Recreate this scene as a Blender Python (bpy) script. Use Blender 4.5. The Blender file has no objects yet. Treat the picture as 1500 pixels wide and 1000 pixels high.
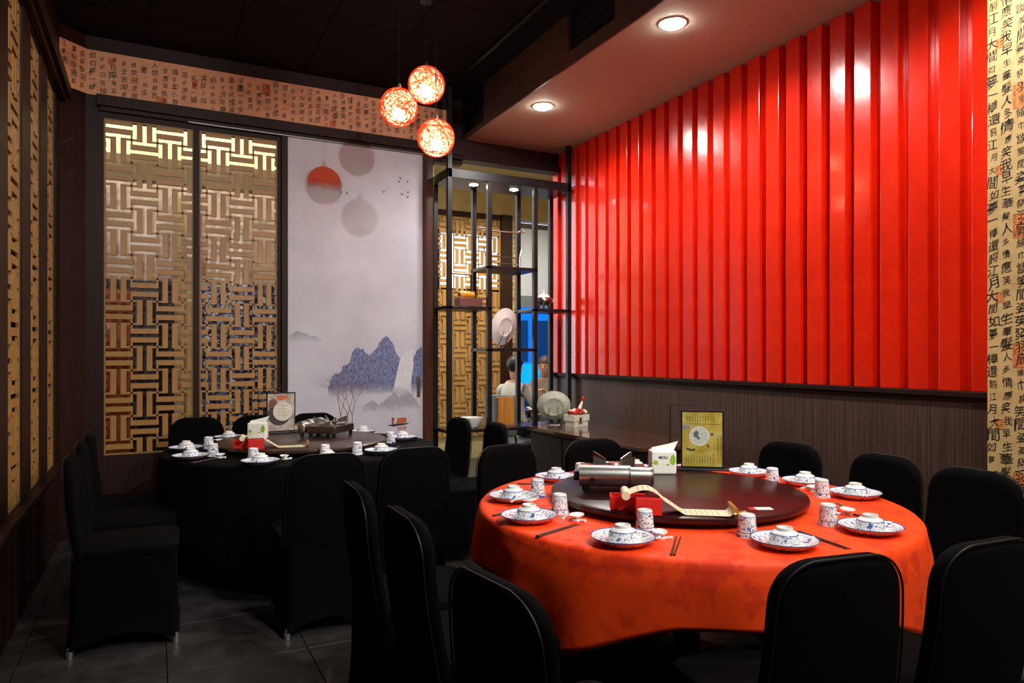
import bpy, bmesh, math, random
from mathutils import Vector, Matrix
random.seed(7)
scene = bpy.context.scene
COL = scene.collection
PI = math.pi
R = math.radians

# ------------------------------------------------------------------ camera
cd = bpy.data.cameras.new('camera'); cam = bpy.data.objects.new('camera', cd); COL.objects.link(cam)
cam.location = (0, 0, 1.395); cam.rotation_euler = (R(90), 0, R(-27.1))
cd.sensor_width = 36; cd.lens = 36 * 1024 / 1500; cd.shift_y = 19 / 1500; cd.clip_start = 0.05
scene.camera = cam
# ------------------------------------------------------------------ world and exposure
w = bpy.data.worlds.new('world'); scene.world = w; w.use_nodes = True
bg = w.node_tree.nodes['Background']; bg.inputs[0].default_value = (0.80, 0.90, 1.0, 1); bg.inputs[1].default_value = 5.0
vs = scene.view_settings
vs.view_transform = 'Standard'; vs.look = 'None'; vs.gamma = 1; vs.use_curve_mapping = False; vs.exposure = 0.0
KEY_POWER, SPOT_POWER, DOWN_POWER, PEND_POWER = 360, 230, 115, 28

# ------------------------------------------------------------------ helpers: materials
def srgb(h):
    h = h.lstrip('#'); c = [int(h[i:i+2], 16) / 255 for i in (0, 2, 4)]
    return tuple((x / 12.92 if x <= 0.04045 else ((x + 0.055) / 1.055) ** 2.4) for x in c) + (1,)
class NT:
    def __init__(s, name):
        s.m = bpy.data.materials.new(name); s.m.use_nodes = True
        s.t = s.m.node_tree; s.b = s.t.nodes['Principled BSDF']; s.out = s.t.nodes['Material Output']
    def n(s, typ, **kw):
        nd = s.t.nodes.new(typ)
        for k, v in kw.items():
            if k.startswith('i_'):
                key = k[2:]
                key = int(key) if key.isdigit() else key.replace('_', ' ')
                nd.inputs[key].default_value = v
            else: setattr(nd, k, v)
        return nd
    def l(s, a, b): s.t.links.new(a, b)
    def coord(s, kind='Object', scale=(1, 1, 1)):
        tc = s.n('ShaderNodeTexCoord'); mp = s.n('ShaderNodeMapping'); mp.inputs['Scale'].default_value = scale
        s.l(tc.outputs[kind], mp.inputs[0]); return mp.outputs[0]
    def noise(s, co, scale, detail=3, rough=.5):
        nz = s.n('ShaderNodeTexNoise'); nz.inputs['Scale'].default_value = scale
        nz.inputs['Detail'].default_value = detail; nz.inputs['Roughness'].default_value = rough
        s.l(co, nz.inputs['Vector']); return nz.outputs['Fac']
    def ramp(s, fac, stops):
        r = s.n('ShaderNodeValToRGB'); e = r.color_ramp.elements
        while len(e) < len(stops): e.new(.5)
        for el, (p, c) in zip(e, stops): el.position = p; el.color = c
        s.l(fac, r.inputs[0]); return r.outputs[0]
    def math(s, op, a, b=None, c=None):
        m = s.n('ShaderNodeMath', operation=op)
        for i, x in enumerate((a, b, c)):
            if x is None: continue
            if isinstance(x, (int, float)): m.inputs[i].default_value = x
            else: s.l(x, m.inputs[i])
        return m.outputs[0]
    def mix(s, fac, a, b):
        m = s.n('ShaderNodeMix', data_type='RGBA')
        for sock, x in ((m.inputs[0], fac), (m.inputs[6], a), (m.inputs[7], b)):
            if isinstance(x, (int, float, tuple)): sock.default_value = x
            else: s.l(x, sock)
        return m.outputs[2]
    def bump(s, h, strength=.2, dist=.01):
        b = s.n('ShaderNodeBump'); b.inputs['Strength'].default_value = strength; b.inputs['Distance'].default_value = dist
        s.l(h, b.inputs['Height']); s.l(b.outputs[0], s.b.inputs['Normal'])
    def set(s, **kw):
        for k, v in kw.items(): s.b.inputs[k.replace('_', ' ')].default_value = v
        return s
def plain(name, col, rough=.5, metal=0, var=.12, scale=30, stretch=(1, 1, 1), bump=0, spec=.5, coat=0):
    m = NT(name); c = srgb(col) if isinstance(col, str) else tuple(col) + (1,) if len(col) == 3 else col
    co = m.coord('Object', stretch); nz = m.noise(co, scale, 4)
    lo = tuple(x * (1 - var) for x in c[:3]) + (1,); hi = tuple(min(1, x * (1 + var)) for x in c[:3]) + (1,)
    m.l(m.ramp(nz, [(.3, lo), (.7, hi)]), m.b.inputs['Base Color'])
    m.set(Roughness=rough, Metallic=metal); m.b.inputs['Specular IOR Level'].default_value = spec
    if coat: m.b.inputs['Coat Weight'].default_value = coat; m.b.inputs['Coat Roughness'].default_value = .06
    if bump: m.bump(nz, bump, .004)
    return m.m
def emit(name, col, strength):
    m = NT(name); m.set(Roughness=.5); m.b.inputs['Base Color'].default_value = (0, 0, 0, 1)
    m.b.inputs['Emission Color'].default_value = srgb(col); m.b.inputs['Emission Strength'].default_value = strength
    return m.m

# ------------------------------------------------------------------ helpers: meshes
class MB:
    def __init__(s): s.v = []; s.f = []
    def add(s, vs, fs):
        o = len(s.v); s.v += [tuple(v) for v in vs]; s.f += [tuple(i + o for i in f) for f in fs]; return s
    def box(s, x0, x1, y0, y1, z0, z1):
        x0, x1 = sorted((x0, x1)); y0, y1 = sorted((y0, y1)); z0, z1 = sorted((z0, z1))
        return s.add([(x, y, z) for z in (z0, z1) for y in (y0, y1) for x in (x0, x1)],
                     [(0, 2, 3, 1), (4, 5, 7, 6), (0, 1, 5, 4), (2, 6, 7, 3), (0, 4, 6, 2), (1, 3, 7, 5)])
    def lathe(s, prof, n=32, c=(0, 0, 0), cap=False):
        vs = []; fs = []
        for (r, z) in prof:
            for k in range(n):
                a = 2 * PI * k / n; vs.append((c[0] + r * math.cos(a), c[1] + r * math.sin(a), c[2] + z))
        for i in range(len(prof) - 1):
            for k in range(n):
                k2 = (k + 1) % n; fs.append((i * n + k, i * n + k2, (i + 1) * n + k2, (i + 1) * n + k))
        if cap: fs.append(tuple(range(n))[::-1]); fs.append(tuple((len(prof) - 1) * n + k for k in range(n)))
        return s.add(vs, fs)
    def tube(s, pts, r, n=8, closed=False, cap=True):
        pts = [Vector(p) for p in pts]; N = len(pts); rs = r if isinstance(r, (list, tuple)) else [r] * N
        vs = []; fs = []; up = None
        for i, p in enumerate(pts):
            t = (pts[(i + 1) % N] - pts[i - 1]) if closed else (pts[min(i + 1, N - 1)] - pts[max(i - 1, 0)])
            t.normalize()
            if up is None:
                up = Vector((0, 0, 1)) if abs(t.z) < .9 else Vector((1, 0, 0))
            a = t.cross(up); a = a.normalized() if a.length > 1e-6 else t.orthogonal().normalized(); b = a.cross(t).normalized(); up = b
            for k in range(n):
                an = 2 * PI * k / n; vs.append(p + (a * math.cos(an) + b * math.sin(an)) * rs[i])
        for i in range(N if closed else N - 1):
            j = (i + 1) % N
            for k in range(n):
                k2 = (k + 1) % n; fs.append((i * n + k, i * n + k2, j * n + k2, j * n + k))
        if cap and not closed:
            fs.append(tuple(range(n))[::-1]); fs.append(tuple((N - 1) * n + k for k in range(n)))
        return s.add(vs, fs)
    def prism(s, poly, axis='z', a=0, b=.01):
        def P(u, v, t):
            return {'z': (u, v, t), 'y': (u, t, v), 'x': (t, u, v)}[axis]
        n = len(poly)
        vs = [P(u, v, a) for u, v in poly] + [P(u, v, b) for u, v in poly]
        return s.add(vs, [tuple(range(n))[::-1], tuple(range(n, 2 * n))] + [(i, (i + 1) % n, n + (i + 1) % n, n + i) for i in range(n)])
    def sphere(s, c, r, nu=20, nv=12, sc=(1, 1, 1)):
        prof = []
        vs = []; fs = []
        for i in range(nv + 1):
            t = PI * i / nv
            for k in range(nu):
                a = 2 * PI * k / nu
                vs.append((c[0] + r * sc[0] * math.sin(t) * math.cos(a), c[1] + r * sc[1] * math.sin(t) * math.sin(a), c[2] - r * sc[2] * math.cos(t)))
        for i in range(nv):
            for k in range(nu):
                k2 = (k + 1) % nu; fs.append((i * nu + k, i * nu + k2, (i + 1) * nu + k2, (i + 1) * nu + k))
        return s.add(vs, fs)
    def xf(s, M):
        s.v = [tuple(M @ Vector(v)) for v in s.v]; return s
    def mesh(s, name, smooth=False, bevel=0, seg=2):
        me = bpy.data.meshes.new(name); me.from_pydata(s.v, [], s.f)
        bm = bmesh.new(); bm.from_mesh(me)
        bmesh.ops.remove_doubles(bm, verts=bm.verts, dist=1e-6)
        bmesh.ops.dissolve_degenerate(bm, edges=bm.edges, dist=1e-7)
        bmesh.ops.recalc_face_normals(bm, faces=bm.faces)
        if bevel:
            es = [e for e in bm.edges if len(e.link_faces) == 2 and e.calc_face_angle(0) > .6]
            bmesh.ops.bevel(bm, geom=es, offset=bevel, segments=seg, affect='EDGES', profile=.5)
        if smooth:
            for f in bm.faces: f.smooth = True
            for e in bm.edges:
                if len(e.link_faces) == 2 and e.calc_face_angle(0) > R(40): e.smooth = False
        bm.to_mesh(me); bm.free(); return me
def obj(name, mb, mat, parent=None, smooth=False, bevel=0, loc=None, rot=None, label=None, kind=None):
    me = mb if isinstance(mb, bpy.types.Mesh) else mb.mesh(name, smooth, bevel)
    if mat is not None and not me.materials: me.materials.append(mat)
    o = bpy.data.objects.new(name, me); COL.objects.link(o)
    if parent: o.parent = parent
    if loc: o.location = loc
    if rot: o.rotation_euler = rot
    if label: o['label'] = label
    if kind: o['kind'] = kind
    return o
def tag(o, label, cat, group=None):
    o['label'] = label; o['category'] = cat
    if group: o['group'] = group
    return o
def thing(name, label, cat, loc=(0, 0, 0), rotz=0, group=None):
    o = bpy.data.objects.new(name, None); COL.objects.link(o); o.empty_display_size = .1
    o.location = loc; o.rotation_euler = (0, 0, rotz); return tag(o, label, cat, group)
def struct(name, mb, mat, parent=None, **kw):
    return obj(name, mb, mat, parent, kind='structure' if not parent else None, **kw)
def dup(root, loc, rotz, label=None, group=None):
    def cp(o, par):
        c = o.copy(); COL.objects.link(c); c.parent = par
        for ch in [x for x in ALL if x.parent == o]: cp(ch, c)
        return c
    ALL = list(bpy.data.objects)
    r = cp(root, None); r.location = loc; r.rotation_euler = (0, 0, rotz)
    if label: r['label'] = label
    if group: r['group'] = group
    return r
ORD = ['nearest', 'second', 'third', 'fourth', 'fifth', 'sixth', 'seventh', 'eighth', 'ninth', 'tenth']

# ------------------------------------------------------------------ materials
def m_wood_dark(name, col, rough=.35):
    m = NT(name); co = m.coord('Object', (1, 1, .06)); nz = m.noise(co, 60, 5, .6)
    c = srgb(col); m.l(m.ramp(nz, [(.3, tuple(x * .6 for x in c[:3]) + (1,)), (.7, tuple(x * 1.3 for x in c[:3]) + (1,))]), m.b.inputs['Base Color'])
    m.set(Roughness=rough); m.b.inputs['Specular IOR Level'].default_value = .22; m.bump(nz, .06, .002); return m.m
M = {}
M['brown'] = m_wood_dark('dark_brown_wood', '#28140d', .5)
M['brown_door'] = m_wood_dark('walnut_frame', '#4a2a1c', .4)
M['black_metal'] = plain('black_metal', '#17181a', .38, .4, .1, 60)
M['black_trim'] = plain('black_gloss_trim', '#1c1c1e', .25, 0, .1, 40)
M['ceil'] = plain('black_ceiling_paint', '#0c0b0b', .85, 0, .15, 8, spec=.2)
def m_wains():
    m = NT('ribbed_veneer'); co = m.coord('Object', (1, 1, .012)); nz = m.noise(co, 130, 4, .7)
    m.l(m.ramp(nz, [(.28, srgb('#2c1d19')), (.5, srgb('#4a352d')), (.75, srgb('#6d5245'))]), m.b.inputs['Base Color'])
    m.set(Roughness=.45); m.bump(nz, .3, .004); return m.m
M['wains'] = m_wains()
def m_slat():
    m = NT('glossy_red_lacquer'); co = m.coord('Object'); nz = m.noise(co, 9, 4, .6); n2 = m.noise(co, 160, 3)
    m.l(m.ramp(nz, [(.3, (.72, .015, .003, 1)), (.7, (.84, .022, .004, 1))]), m.b.inputs['Base Color'])
    m.set(Roughness=.22); m.b.inputs['Coat Weight'].default_value = .4; m.b.inputs['Coat Roughness'].default_value = .1
    h = m.math('ADD', m.math('MULTIPLY', nz, 1.0), m.math('MULTIPLY', n2, .12)); m.bump(h, .18, .01); return m.m
M['red'] = m_slat()
M['soffit'] = plain('textured_beige_plaster', '#bdb29c', .8, 0, .08, 90, bump=.25)
M['tan'] = plain('tan_laminate', '#a5793f', .42, 0, .16, 14, (1, 1, .25))
M['tan_frame'] = plain('tan_laminate_edge', '#8d6a3a', .5, 0, .1, 14)
M['cream'] = plain('cream_wall', '#e6dcab', .7, 0, .05, 5)
M['beige'] = plain('beige_wall', '#a7966c', .75, 0, .1, 5)
def m_paper(name='rice_paper', cols=('#ab8648', '#cbab70', '#bb9858'), hi='#dcc796'):
    m = NT(name); co = m.coord('Object'); nz = m.noise(co, 4, 5, .6); n2 = m.noise(co, 60, 4)
    a = m.ramp(nz, [(.3, srgb(cols[0])), (.5, srgb(cols[1])), (.72, srgb(cols[2]))])
    m.l(m.mix(m.math('MULTIPLY', n2, .25), a, srgb(hi)), m.b.inputs['Base Color']); m.set(Roughness=.6); return m.m
M['paper'] = m_paper()
M['paper_pendant_tint'] = m_paper('pendant_tinted_rice_paper', ('#c0764c', '#d89a70', '#cc865a'), '#e2b48c')  # frieze paper, with the orange tint of the pendants put into its colour
M['ink'] = plain('black_ink', '#120d09', .6, 0, .2, 90)
M['seal'] = plain('vermilion_ink', '#c8632c', .6, 0, .35, 60)
M['seal_ground'] = plain('salmon_seal_ground', '#c26a42', .6, 0, .2, 60); M['seal_light'] = plain('faded_vermilion_ink', '#cf8f4c', .6, 0, .3, 60)
M['black_cloth'] = plain('black_stretch_fabric', (.0012, .0012, .0014), .85, 0, .2, 300, spec=.06)
M['pipe'] = plain('black_piping', '#0a0a0b', .5, 0, .1, 100, spec=.3)
M['chrome'] = plain('chrome', '#e2dfd8', .27, 1, .05, 40)
M['steel'] = plain('brushed_steel', '#8e8a84', .3, 1, .15, 60, (1, 1, .1))
M['black_plastic'] = plain('black_plastic', '#0d0d0e', .3, 0, .1, 40)
def m_floor():
    m = NT('grey_stone_tile'); co = m.coord('Object'); nz = m.noise(co, 7, 6, .6); n2 = m.noise(co, 120, 2)
    m.l(m.ramp(nz, [(.3, srgb('#232121')), (.7, srgb('#403d3b'))]), m.b.inputs['Base Color']); m.set(Roughness=.38); m.bump(n2, .1, .002); return m.m
M['tile'] = m_floor(); M['grout'] = plain('dark_grout', '#161617', .9)
def m_cloth_red():
    m = NT('red_damask'); co = m.coord('Object'); nz = m.noise(co, 9, 5, .6); n2 = m.noise(co, 400, 2)
    d = m.ramp(nz, [(.5, (0, 0, 0, 1)), (.6, (1, 1, 1, 1))])
    m.l(m.mix(d, (.95, .066, .008, 1), (.72, .036, .006, 1)), m.b.inputs['Base Color'])
    m.l(m.math('MULTIPLY_ADD', d, .2, .5), m.b.inputs['Roughness']); m.b.inputs['Specular IOR Level'].default_value = .2; m.bump(n2, .08, .002); return m.m
M['redcloth'] = m_cloth_red()
M['susan'] = plain('dark_mahogany_lacquer', '#2a0d0b', .3, 0, .25, 12, (1, .12, 1), spec=.4)
M['susan_brown'] = plain('brown_lacquer_wood', '#35221d', .3, 0, .2, 12, (1, .12, 1), spec=.4)
M['counter'] = plain('glossy_walnut_counter', '#4a2a1e', .12, 0, .25, 10, (1, .15, 1), coat=.6)
M['white'] = plain('white_porcelain', '#e9e9e4', .12, 0, .02, 20, coat=.4)
M['table_wood'] = plain('table_board', '#4b3a2c', .6)
M['bamboo'] = plain('dark_bamboo', '#3b2118', .4, 0, .25, 60, (1, .1, 1))
M['redbox'] = plain('red_box_paper', '#c81a12', .5, 0, .06, 40)
M['scroll'] = plain('cream_scroll_paper', '#e0d0ac', .6, 0, .05, 60)
M['gold'] = plain('gold_cord', '#c08a3c', .35, .6, .2, 60)
M['leaf'] = plain('green_print', '#8fb51e', .6, 0, .1, 60)
M['tissue'] = plain('white_tissue_paper', '#e8e8df', .7, 0, .04, 60)
M['silver'] = plain('silver_foot_cap', '#b8b8b8', .3, .9, .05, 40)
def m_porc(name, mode):
    m = NT(name); tc = m.n('ShaderNodeTexCoord'); sp = m.n('ShaderNodeSeparateXYZ'); m.l(tc.outputs['Object'], sp.inputs[0])
    x, y, z = sp.outputs; r = m.math('SQRT', m.math('ADD', m.math('MULTIPLY', x, x), m.math('MULTIPLY', y, y)))
    vo = m.n('ShaderNodeTexVoronoi', feature='DISTANCE_TO_EDGE'); vo.inputs['Scale'].default_value = 60; m.l(tc.outputs['Object'], vo.inputs['Vector'])
    nz = m.noise(tc.outputs['Object'], 150, 3, .6); n2 = m.noise(tc.outputs['Object'], 42, 2)
    vine = m.math('MULTIPLY', m.math('GREATER_THAN', nz, .555), 1.0)
    blob = m.math('GREATER_THAN', n2, .635)
    pat = m.math('MINIMUM', m.math('ADD', m.math('MULTIPLY', vine, .85), blob), 1)
    if mode == 'plate':
        band = m.math('MULTIPLY', m.math('GREATER_THAN', r, .066), m.math('LESS_THAN', r, .100))
        band = m.math('MULTIPLY', band, m.math('GREATER_THAN', z, .012)); line = m.math('GREATER_THAN', r, .1055)
        line = m.math('MULTIPLY', line, m.math('GREATER_THAN', z, .027))
    elif mode == 'bowl':
        band = m.math('MULTIPLY', m.math('LESS_THAN', z, .036), m.math('GREATER_THAN', z, -1))
        line = m.math('MULTIPLY', m.math('LESS_THAN', z, .0375), m.math('GREATER_THAN', z, .0345))
    else:
        band = m.math('LESS_THAN', z, .072)
        line = m.math('ADD', m.math('MULTIPLY', m.math('LESS_THAN', z, .075), m.math('GREATER_THAN', z, .0725)),
                      m.math('MULTIPLY', m.math('LESS_THAN', z, .021), m.math('GREATER_THAN', z, .0185)))
    msk = m.math('MINIMUM', m.math('ADD', m.math('MULTIPLY', pat, band), line), 1)
    blue = m.mix(n2, srgb('#26316e'), srgb('#5a74b4'))
    m.l(m.mix(msk, srgb('#e8e9e6'), blue), m.b.inputs['Base Color']); m.set(Roughness=.1)
    m.b.inputs['Coat Weight'].default_value = .4; return m.m
M['plate'] = m_porc('blue_white_plate_glaze', 'plate'); M['bowl'] = m_porc('blue_white_bowl_glaze', 'bowl'); M['cup'] = m_porc('blue_white_cup_glaze', 'cup')

# ================================================================== SETTING
CEIL, SOF, BY, RX, LX = 3.89, 3.507, 6.35, 3.80, -0.63
# floor and its tiles
floor = struct('floor', MB().box(-2.2, 8.0, -3.2, 8.8, -.12, -.008), M['grout'])
tile_me = MB().box(-.298, .298, -.298, .298, -.01, 0).mesh('tile', bevel=.002, seg=1); tile_me.materials.append(M['tile'])
for i in range(-2, 8):
    for j in range(-1, 15):
        obj('tile', tile_me, None, floor, loc=(-.55 + .6 * i + .3, .6 * j + .1, 0))
# ceiling
ceil = struct('ceiling', MB().box(-2.2, 2.70, -3.2, 7.6, CEIL, CEIL + .1), M['ceil'])
cp_me = MB().box(-.296, .296, -.296, .296, -.006, .004).mesh('ceiling_panel', bevel=.002, seg=1); cp_me.materials.append(M['ceil'])
for i in range(6):
    for j in range(5, 11):
        if -.33 + .6 * i + .3 < 2.5: obj('ceiling_panel', cp_me, None, ceil, loc=(-.33 + .6 * i, .1 + .6 * j, CEIL - .004))
soff = struct('ceiling_soffit', MB().box(2.715, 4.0, -3.2, BY + .12, SOF, CEIL + .1), M['soffit'])
fas = struct('trim_1', MB().box(2.70, 2.715, -3.2, 3.79, SOF - .004, CEIL).box(2.70, 2.715, 4.35, 5.85, SOF - .004, CEIL)
             .box(2.70, 2.715, 3.79, 4.35, SOF - .004, 3.605).box(2.70, 2.715, 5.85, 6.35, SOF - .004, 3.545), M['wains'])
def vent(y0, y1, z0, z1, label):
    t = thing('air_vent', label, 'vent', (2.70, (y0 + y1) / 2, z0), 0, None)
    hw = (y1 - y0) / 2; h = z1 - z0
    obj('backing', MB().box(.011, .0149, -hw, hw, 0, h), M['black_plastic'], t)
    obj('frame', MB().box(-.006, .011, -hw, hw, 0, .014).box(-.006, .011, -hw, hw, h - .014, h).box(-.006, .011, -hw, -hw + .014, .014, h - .014).box(-.006, .011, hw - .014, hw, .014, h - .014), M['black_metal'], t)
    n = int(h / .03); sm = MB().box(-.001, .010, -hw + .014, hw - .014, -.002, .004).mesh('slat'); sm.materials.append(M['black_plastic'])
    for k in range(1, n): obj('slat', sm, None, t, loc=(0, 0, h * k / n))
vent(3.79, 4.35, 3.605, CEIL - .001, 'black air vent let into ribbed fascia between the two round downlights')
vent(5.85, 6.349, 3.545, CEIL - .001, 'black air vent in ribbed fascia above the shelving rack')
tr = obj('light_track', MB().box(2.42, 2.45, -2.5, 5.6, CEIL - .03, CEIL - .008), M['black_trim'], bevel=.003)
tag(tr, 'thin black lighting track running along dark ceiling beside the soffit', 'track')

# right wall: backing, slats, wainscot, rail
wr = struct('wall_right', MB().box(3.865, 3.98, 1.9, 6.52, 0, SOF), M['red'])
slat_me = MB().box(3.80, 3.865, -.0565, .0565, 1.2, SOF).mesh('slat', bevel=.004); slat_me.materials.append(M['red'])
for k in range(27):
    y = 2.1 + .1725 * k
    if y < 6.5: obj('slat', slat_me, None, wr, loc=(0, y, 0))
struct('wainscot', MB().box(3.80, 3.865, 1.95, 6.52, 0, 1.17), M['wains'], wr)
struct('trim_2', MB().box(3.776, 3.865, 1.95, 6.52, 1.17, 1.2).box(3.79, 3.80, 1.95, 6.52, 1.145, 1.17), M['brown'], bevel=.003)
wrf = struct('wall_right_front', MB().box(3.62, 3.98, -3.2, 1.98, 0, SOF), M['paper'])
# rear wall and closing walls behind the camera
struct('wall_rear', MB().box(-2.2, 4.0, -3.3, -3.2, 0, CEIL), M['brown'])
struct('wall_left_rear', MB().box(-2.3, -2.2, -3.3, 8.7, 0, CEIL), M['brown'])

# lattice
C_ = .184
def lattice(x0, x1, z0, z1, ox, oz, parent=None, thick=.018, single=False, mat=None):
    """cut-out basket pattern in local x/z, front at y = 0; bars as pieces, joints as one mesh"""
    mat = mat or M['tan']; shared = {}; J = MB()
    def clip(a, b, c, d):
        a, b, c, d = max(a, x0), min(b, x1), max(c, z0), min(d, z1)
        return (a, b, c, d) if b - a > .004 and d - c > .004 else None
    i0, i1 = int((x0 - ox) / C_) - 2, int((x1 - ox) / C_) + 2; j0, j1 = int((z0 - oz) / C_) - 2, int((z1 - oz) / C_) + 2
    for i in range(i0, i1 + 1):
        for j in range(j0, j1 + 1):
            cx, cz = ox + i * C_, oz + j * C_
            for sgn in (-1, 1):
                a, b = (.078 * C_, .305 * C_) if sgn > 0 else (-.305 * C_, -.078 * C_)
                rc = (cx + a, cx + b, cz - .55 * C_, cz + .55 * C_) if (i + j) % 2 == 0 else (cx - .55 * C_, cx + .55 * C_, cz + a, cz + b)
                q = clip(*rc)
                if not q: continue
                if single: J.box(q[0], q[1], 0, thick, q[2], q[3]); continue
                wq, hq = round(q[1] - q[0], 4), round(q[3] - q[2], 4)
                if (wq, hq) not in shared:
                    me = MB().box(-wq / 2, wq / 2, 0, thick, -hq / 2, hq / 2).mesh('lattice_bar', bevel=.0015, seg=1); me.materials.append(mat); shared[(wq, hq)] = me
                obj('lattice_bar', shared[(wq, hq)], None, parent, loc=((q[0] + q[1]) / 2, random.uniform(-.0012, .0012), (q[2] + q[3]) / 2))
            px, pz = cx + C_ / 2, cz + C_ / 2
            for rc in ((px - .195 * C_, px + .195 * C_, pz - .04 * C_, pz + .04 * C_), (px - .04 * C_, px + .04 * C_, pz - .195 * C_, pz + .195 * C_)):
                q = clip(*rc)
                if q: J.box(q[0], q[1], .002, thick - .002, q[2], q[3])
    obj('lattice_body' if single else 'lattice_joints', J, mat, parent, kind='stuff')
def screen(x0, x1, z0, z1, label, loc, rotz, ox, oz, single=False, group=None):
    t = thing('lattice_screen', label, 'lattice screen', loc, rotz, group)
    fw = .012
    obj('frame', MB().box(x0, x0 + fw, 0, .018, z0, z1).box(x1 - fw, x1, 0, .018, z0, z1).box(x0 + fw, x1 - fw, 0, .018, z0, z0 + fw).box(x0 + fw, x1 - fw, 0, .018, z1 - fw, z1), M['tan_frame'], t)
    lattice(x0 + fw, x1 - fw, z0 + fw, z1 - fw, ox, oz, t, single=single); return t

# back wall
struct('wall_back', MB().box(-.63, 1.035, BY, BY + .1, 0, .60).box(-.63, -.353, BY, BY + .1, .60, 3.257).box(.958, 1.035, BY, BY + .1, .60, 3.257)
       .box(-.63, 2.70, BY, BY + .1, 3.257, CEIL).box(2.284, 2.385, BY, BY + .1, 0, 3.257), M['brown'])
struct('trim_3', MB().box(.292, .333, BY - .02, BY + .06, .60, 3.257), M['brown'], bevel=.003)
struct('trim_4', MB().box(.985, 1.035, BY - .03, BY, 0, 3.30).box(.958, .98, BY - .012, BY, .6, 3.257), M['brown'], bevel=.003)
struct('trim_5', MB().box(2.286, 2.385, BY - .025, BY, 0, 3.30), M['brown_door'], bevel=.003)
struct('trim_6', MB().box(-.40, 2.70, BY - .06, BY, 3.335, 3.42).box(-.38, 2.70, BY - .035, BY, 3.30, 3.335), M['brown'], bevel=.004)
struct('trim_7', MB().box(.25, 2.30, BY - .045, BY - .03, 3.295, 3.305), M['steel'])
struct('trim_8', MB().box(2.385, 3.80, BY - .01, BY + .11, 3.37, SOF).box(2.385, 3.80, BY - .04, BY + .11, 3.305, 3.37), M['brown'], bevel=.003)
screen(-.353, .292, .60, 3.257, 'tan basketweave lattice screen beside dark corner post, with orange panel behind', (0, BY + .01, 0), 0, -.2535, .811)
screen(.333, .958, .60, 3.257, 'tan basketweave lattice screen beside the painted white sliding door', (0, BY + .01, 0), 0, -.2535, .811)
# chamfered corner and left wall
chv = [(-.63, 6.2), (-.477, 6.35), (-.477, 6.46), (-.74, 6.46), (-.74, 6.2)]
struct('wall_corner', MB().prism(chv, 'z', 0, CEIL), M['brown'])
wl = MB().box(-.78, LX, -3.2, 6.2, 0, .60).box(-.78, LX, -3.2, 6.2, 3.27, CEIL)
posts = [(5.93, 6.2), (5.23, 5.52), (4.54, 4.82), (3.84, 4.12), (3.14, 3.42), (2.44, 2.72), (-3.2, 2.02)]
for a, b in posts: wl.box(-.78, LX, a, b, .60, 3.27)
struct('wall_left', wl, M['brown'])
struct('trim_9', MB().box(LX, LX + .05, -3.2, 6.2, .575, .605), M['brown'], bevel=.004)
struct('trim_10', MB().box(LX, LX + .07, -3.2, 6.22, 3.33, 3.42).box(LX, LX + .04, -3.2, 6.21, 3.29, 3.33), M['brown'], bevel=.004)
struct('wall_left_backing', MB().box(-.80, -.692, 2.02, 6.15, .61, 3.26), M['tan_frame'])
names = ['set in side wall beside the corner post', 'set in side wall, second from the corner', 'set in side wall, third from the corner', 'set in side wall, fourth from the corner', 'set in side wall, fifth from the corner']
for k, (a, b) in enumerate([(5.52, 5.93), (4.82, 5.23), (4.12, 4.54), (3.42, 3.84), (2.72, 3.14)]):
    screen(a, b, .605, 3.268, 'narrow tan lattice screen ' + names[k], (-.642, 0, 0), R(90), a + .1, .811, single=True)

# calligraphy wallpaper: band on the back wall, chamfer, and column
POEM = ['多情應笑我早生華髮人', '間如夢一樽還酹江月大', '江東去浪淘盡千古風流', '人物故壘西邊人道是三', '國周郎赤壁亂石穿空驚', '濤拍岸捲起千堆雪江山', '如畫一時多少豪傑遙想', '公瑾當年小喬初嫁了雄', '姿英發羽扇綸巾談笑間', '檣櫓灰飛煙滅故國神遊']
GL = {}
def glyph(ch):
    if ch not in GL:
        c = bpy.data.curves.new('glyph', 'FONT'); c.body = ch; c.size = 1; c.resolution_u = 2; c.offset = .004
        o = bpy.data.objects.new('glyph', c); COL.objects.link(o)
        me = bpy.data.meshes.new_from_object(o.evaluated_get(bpy.context.evaluated_depsgraph_get()))
        xs = [v.co.x for v in me.vertices]; ys = [v.co.y for v in me.vertices]
        mx, my = (min(xs) + max(xs)) / 2, (min(ys) + max(ys)) / 2
        GL[ch] = ([(v.co.x - mx, v.co.y - my) for v in me.vertices], [tuple(p.vertices) for p in me.polygons])
        bpy.data.objects.remove(o); bpy.data.meshes.remove(me); bpy.data.curves.remove(c)
    return GL[ch]
def brush(ch, size, rnd):
    """a glyph bent into a hand-brushed shape, centred, in 2-D"""
    vs, fs = glyph(ch); sh = rnd.uniform(.05, .3); sx = rnd.uniform(.75, 1.0); sz = rnd.uniform(.62, 1.12)
    p1, p2, p3 = (rnd.uniform(0, 6.28) for _ in range(3)); out = []
    for x, y in vs:
        X = x * sx + .045 * math.sin(4 * y + p1) + .03 * math.sin(9 * x + p2); Y = y + sh * x + .05 * math.sin(5 * x + p3)
        out.append((X * size * sz, Y * size * sz))
    return out, fs
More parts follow.
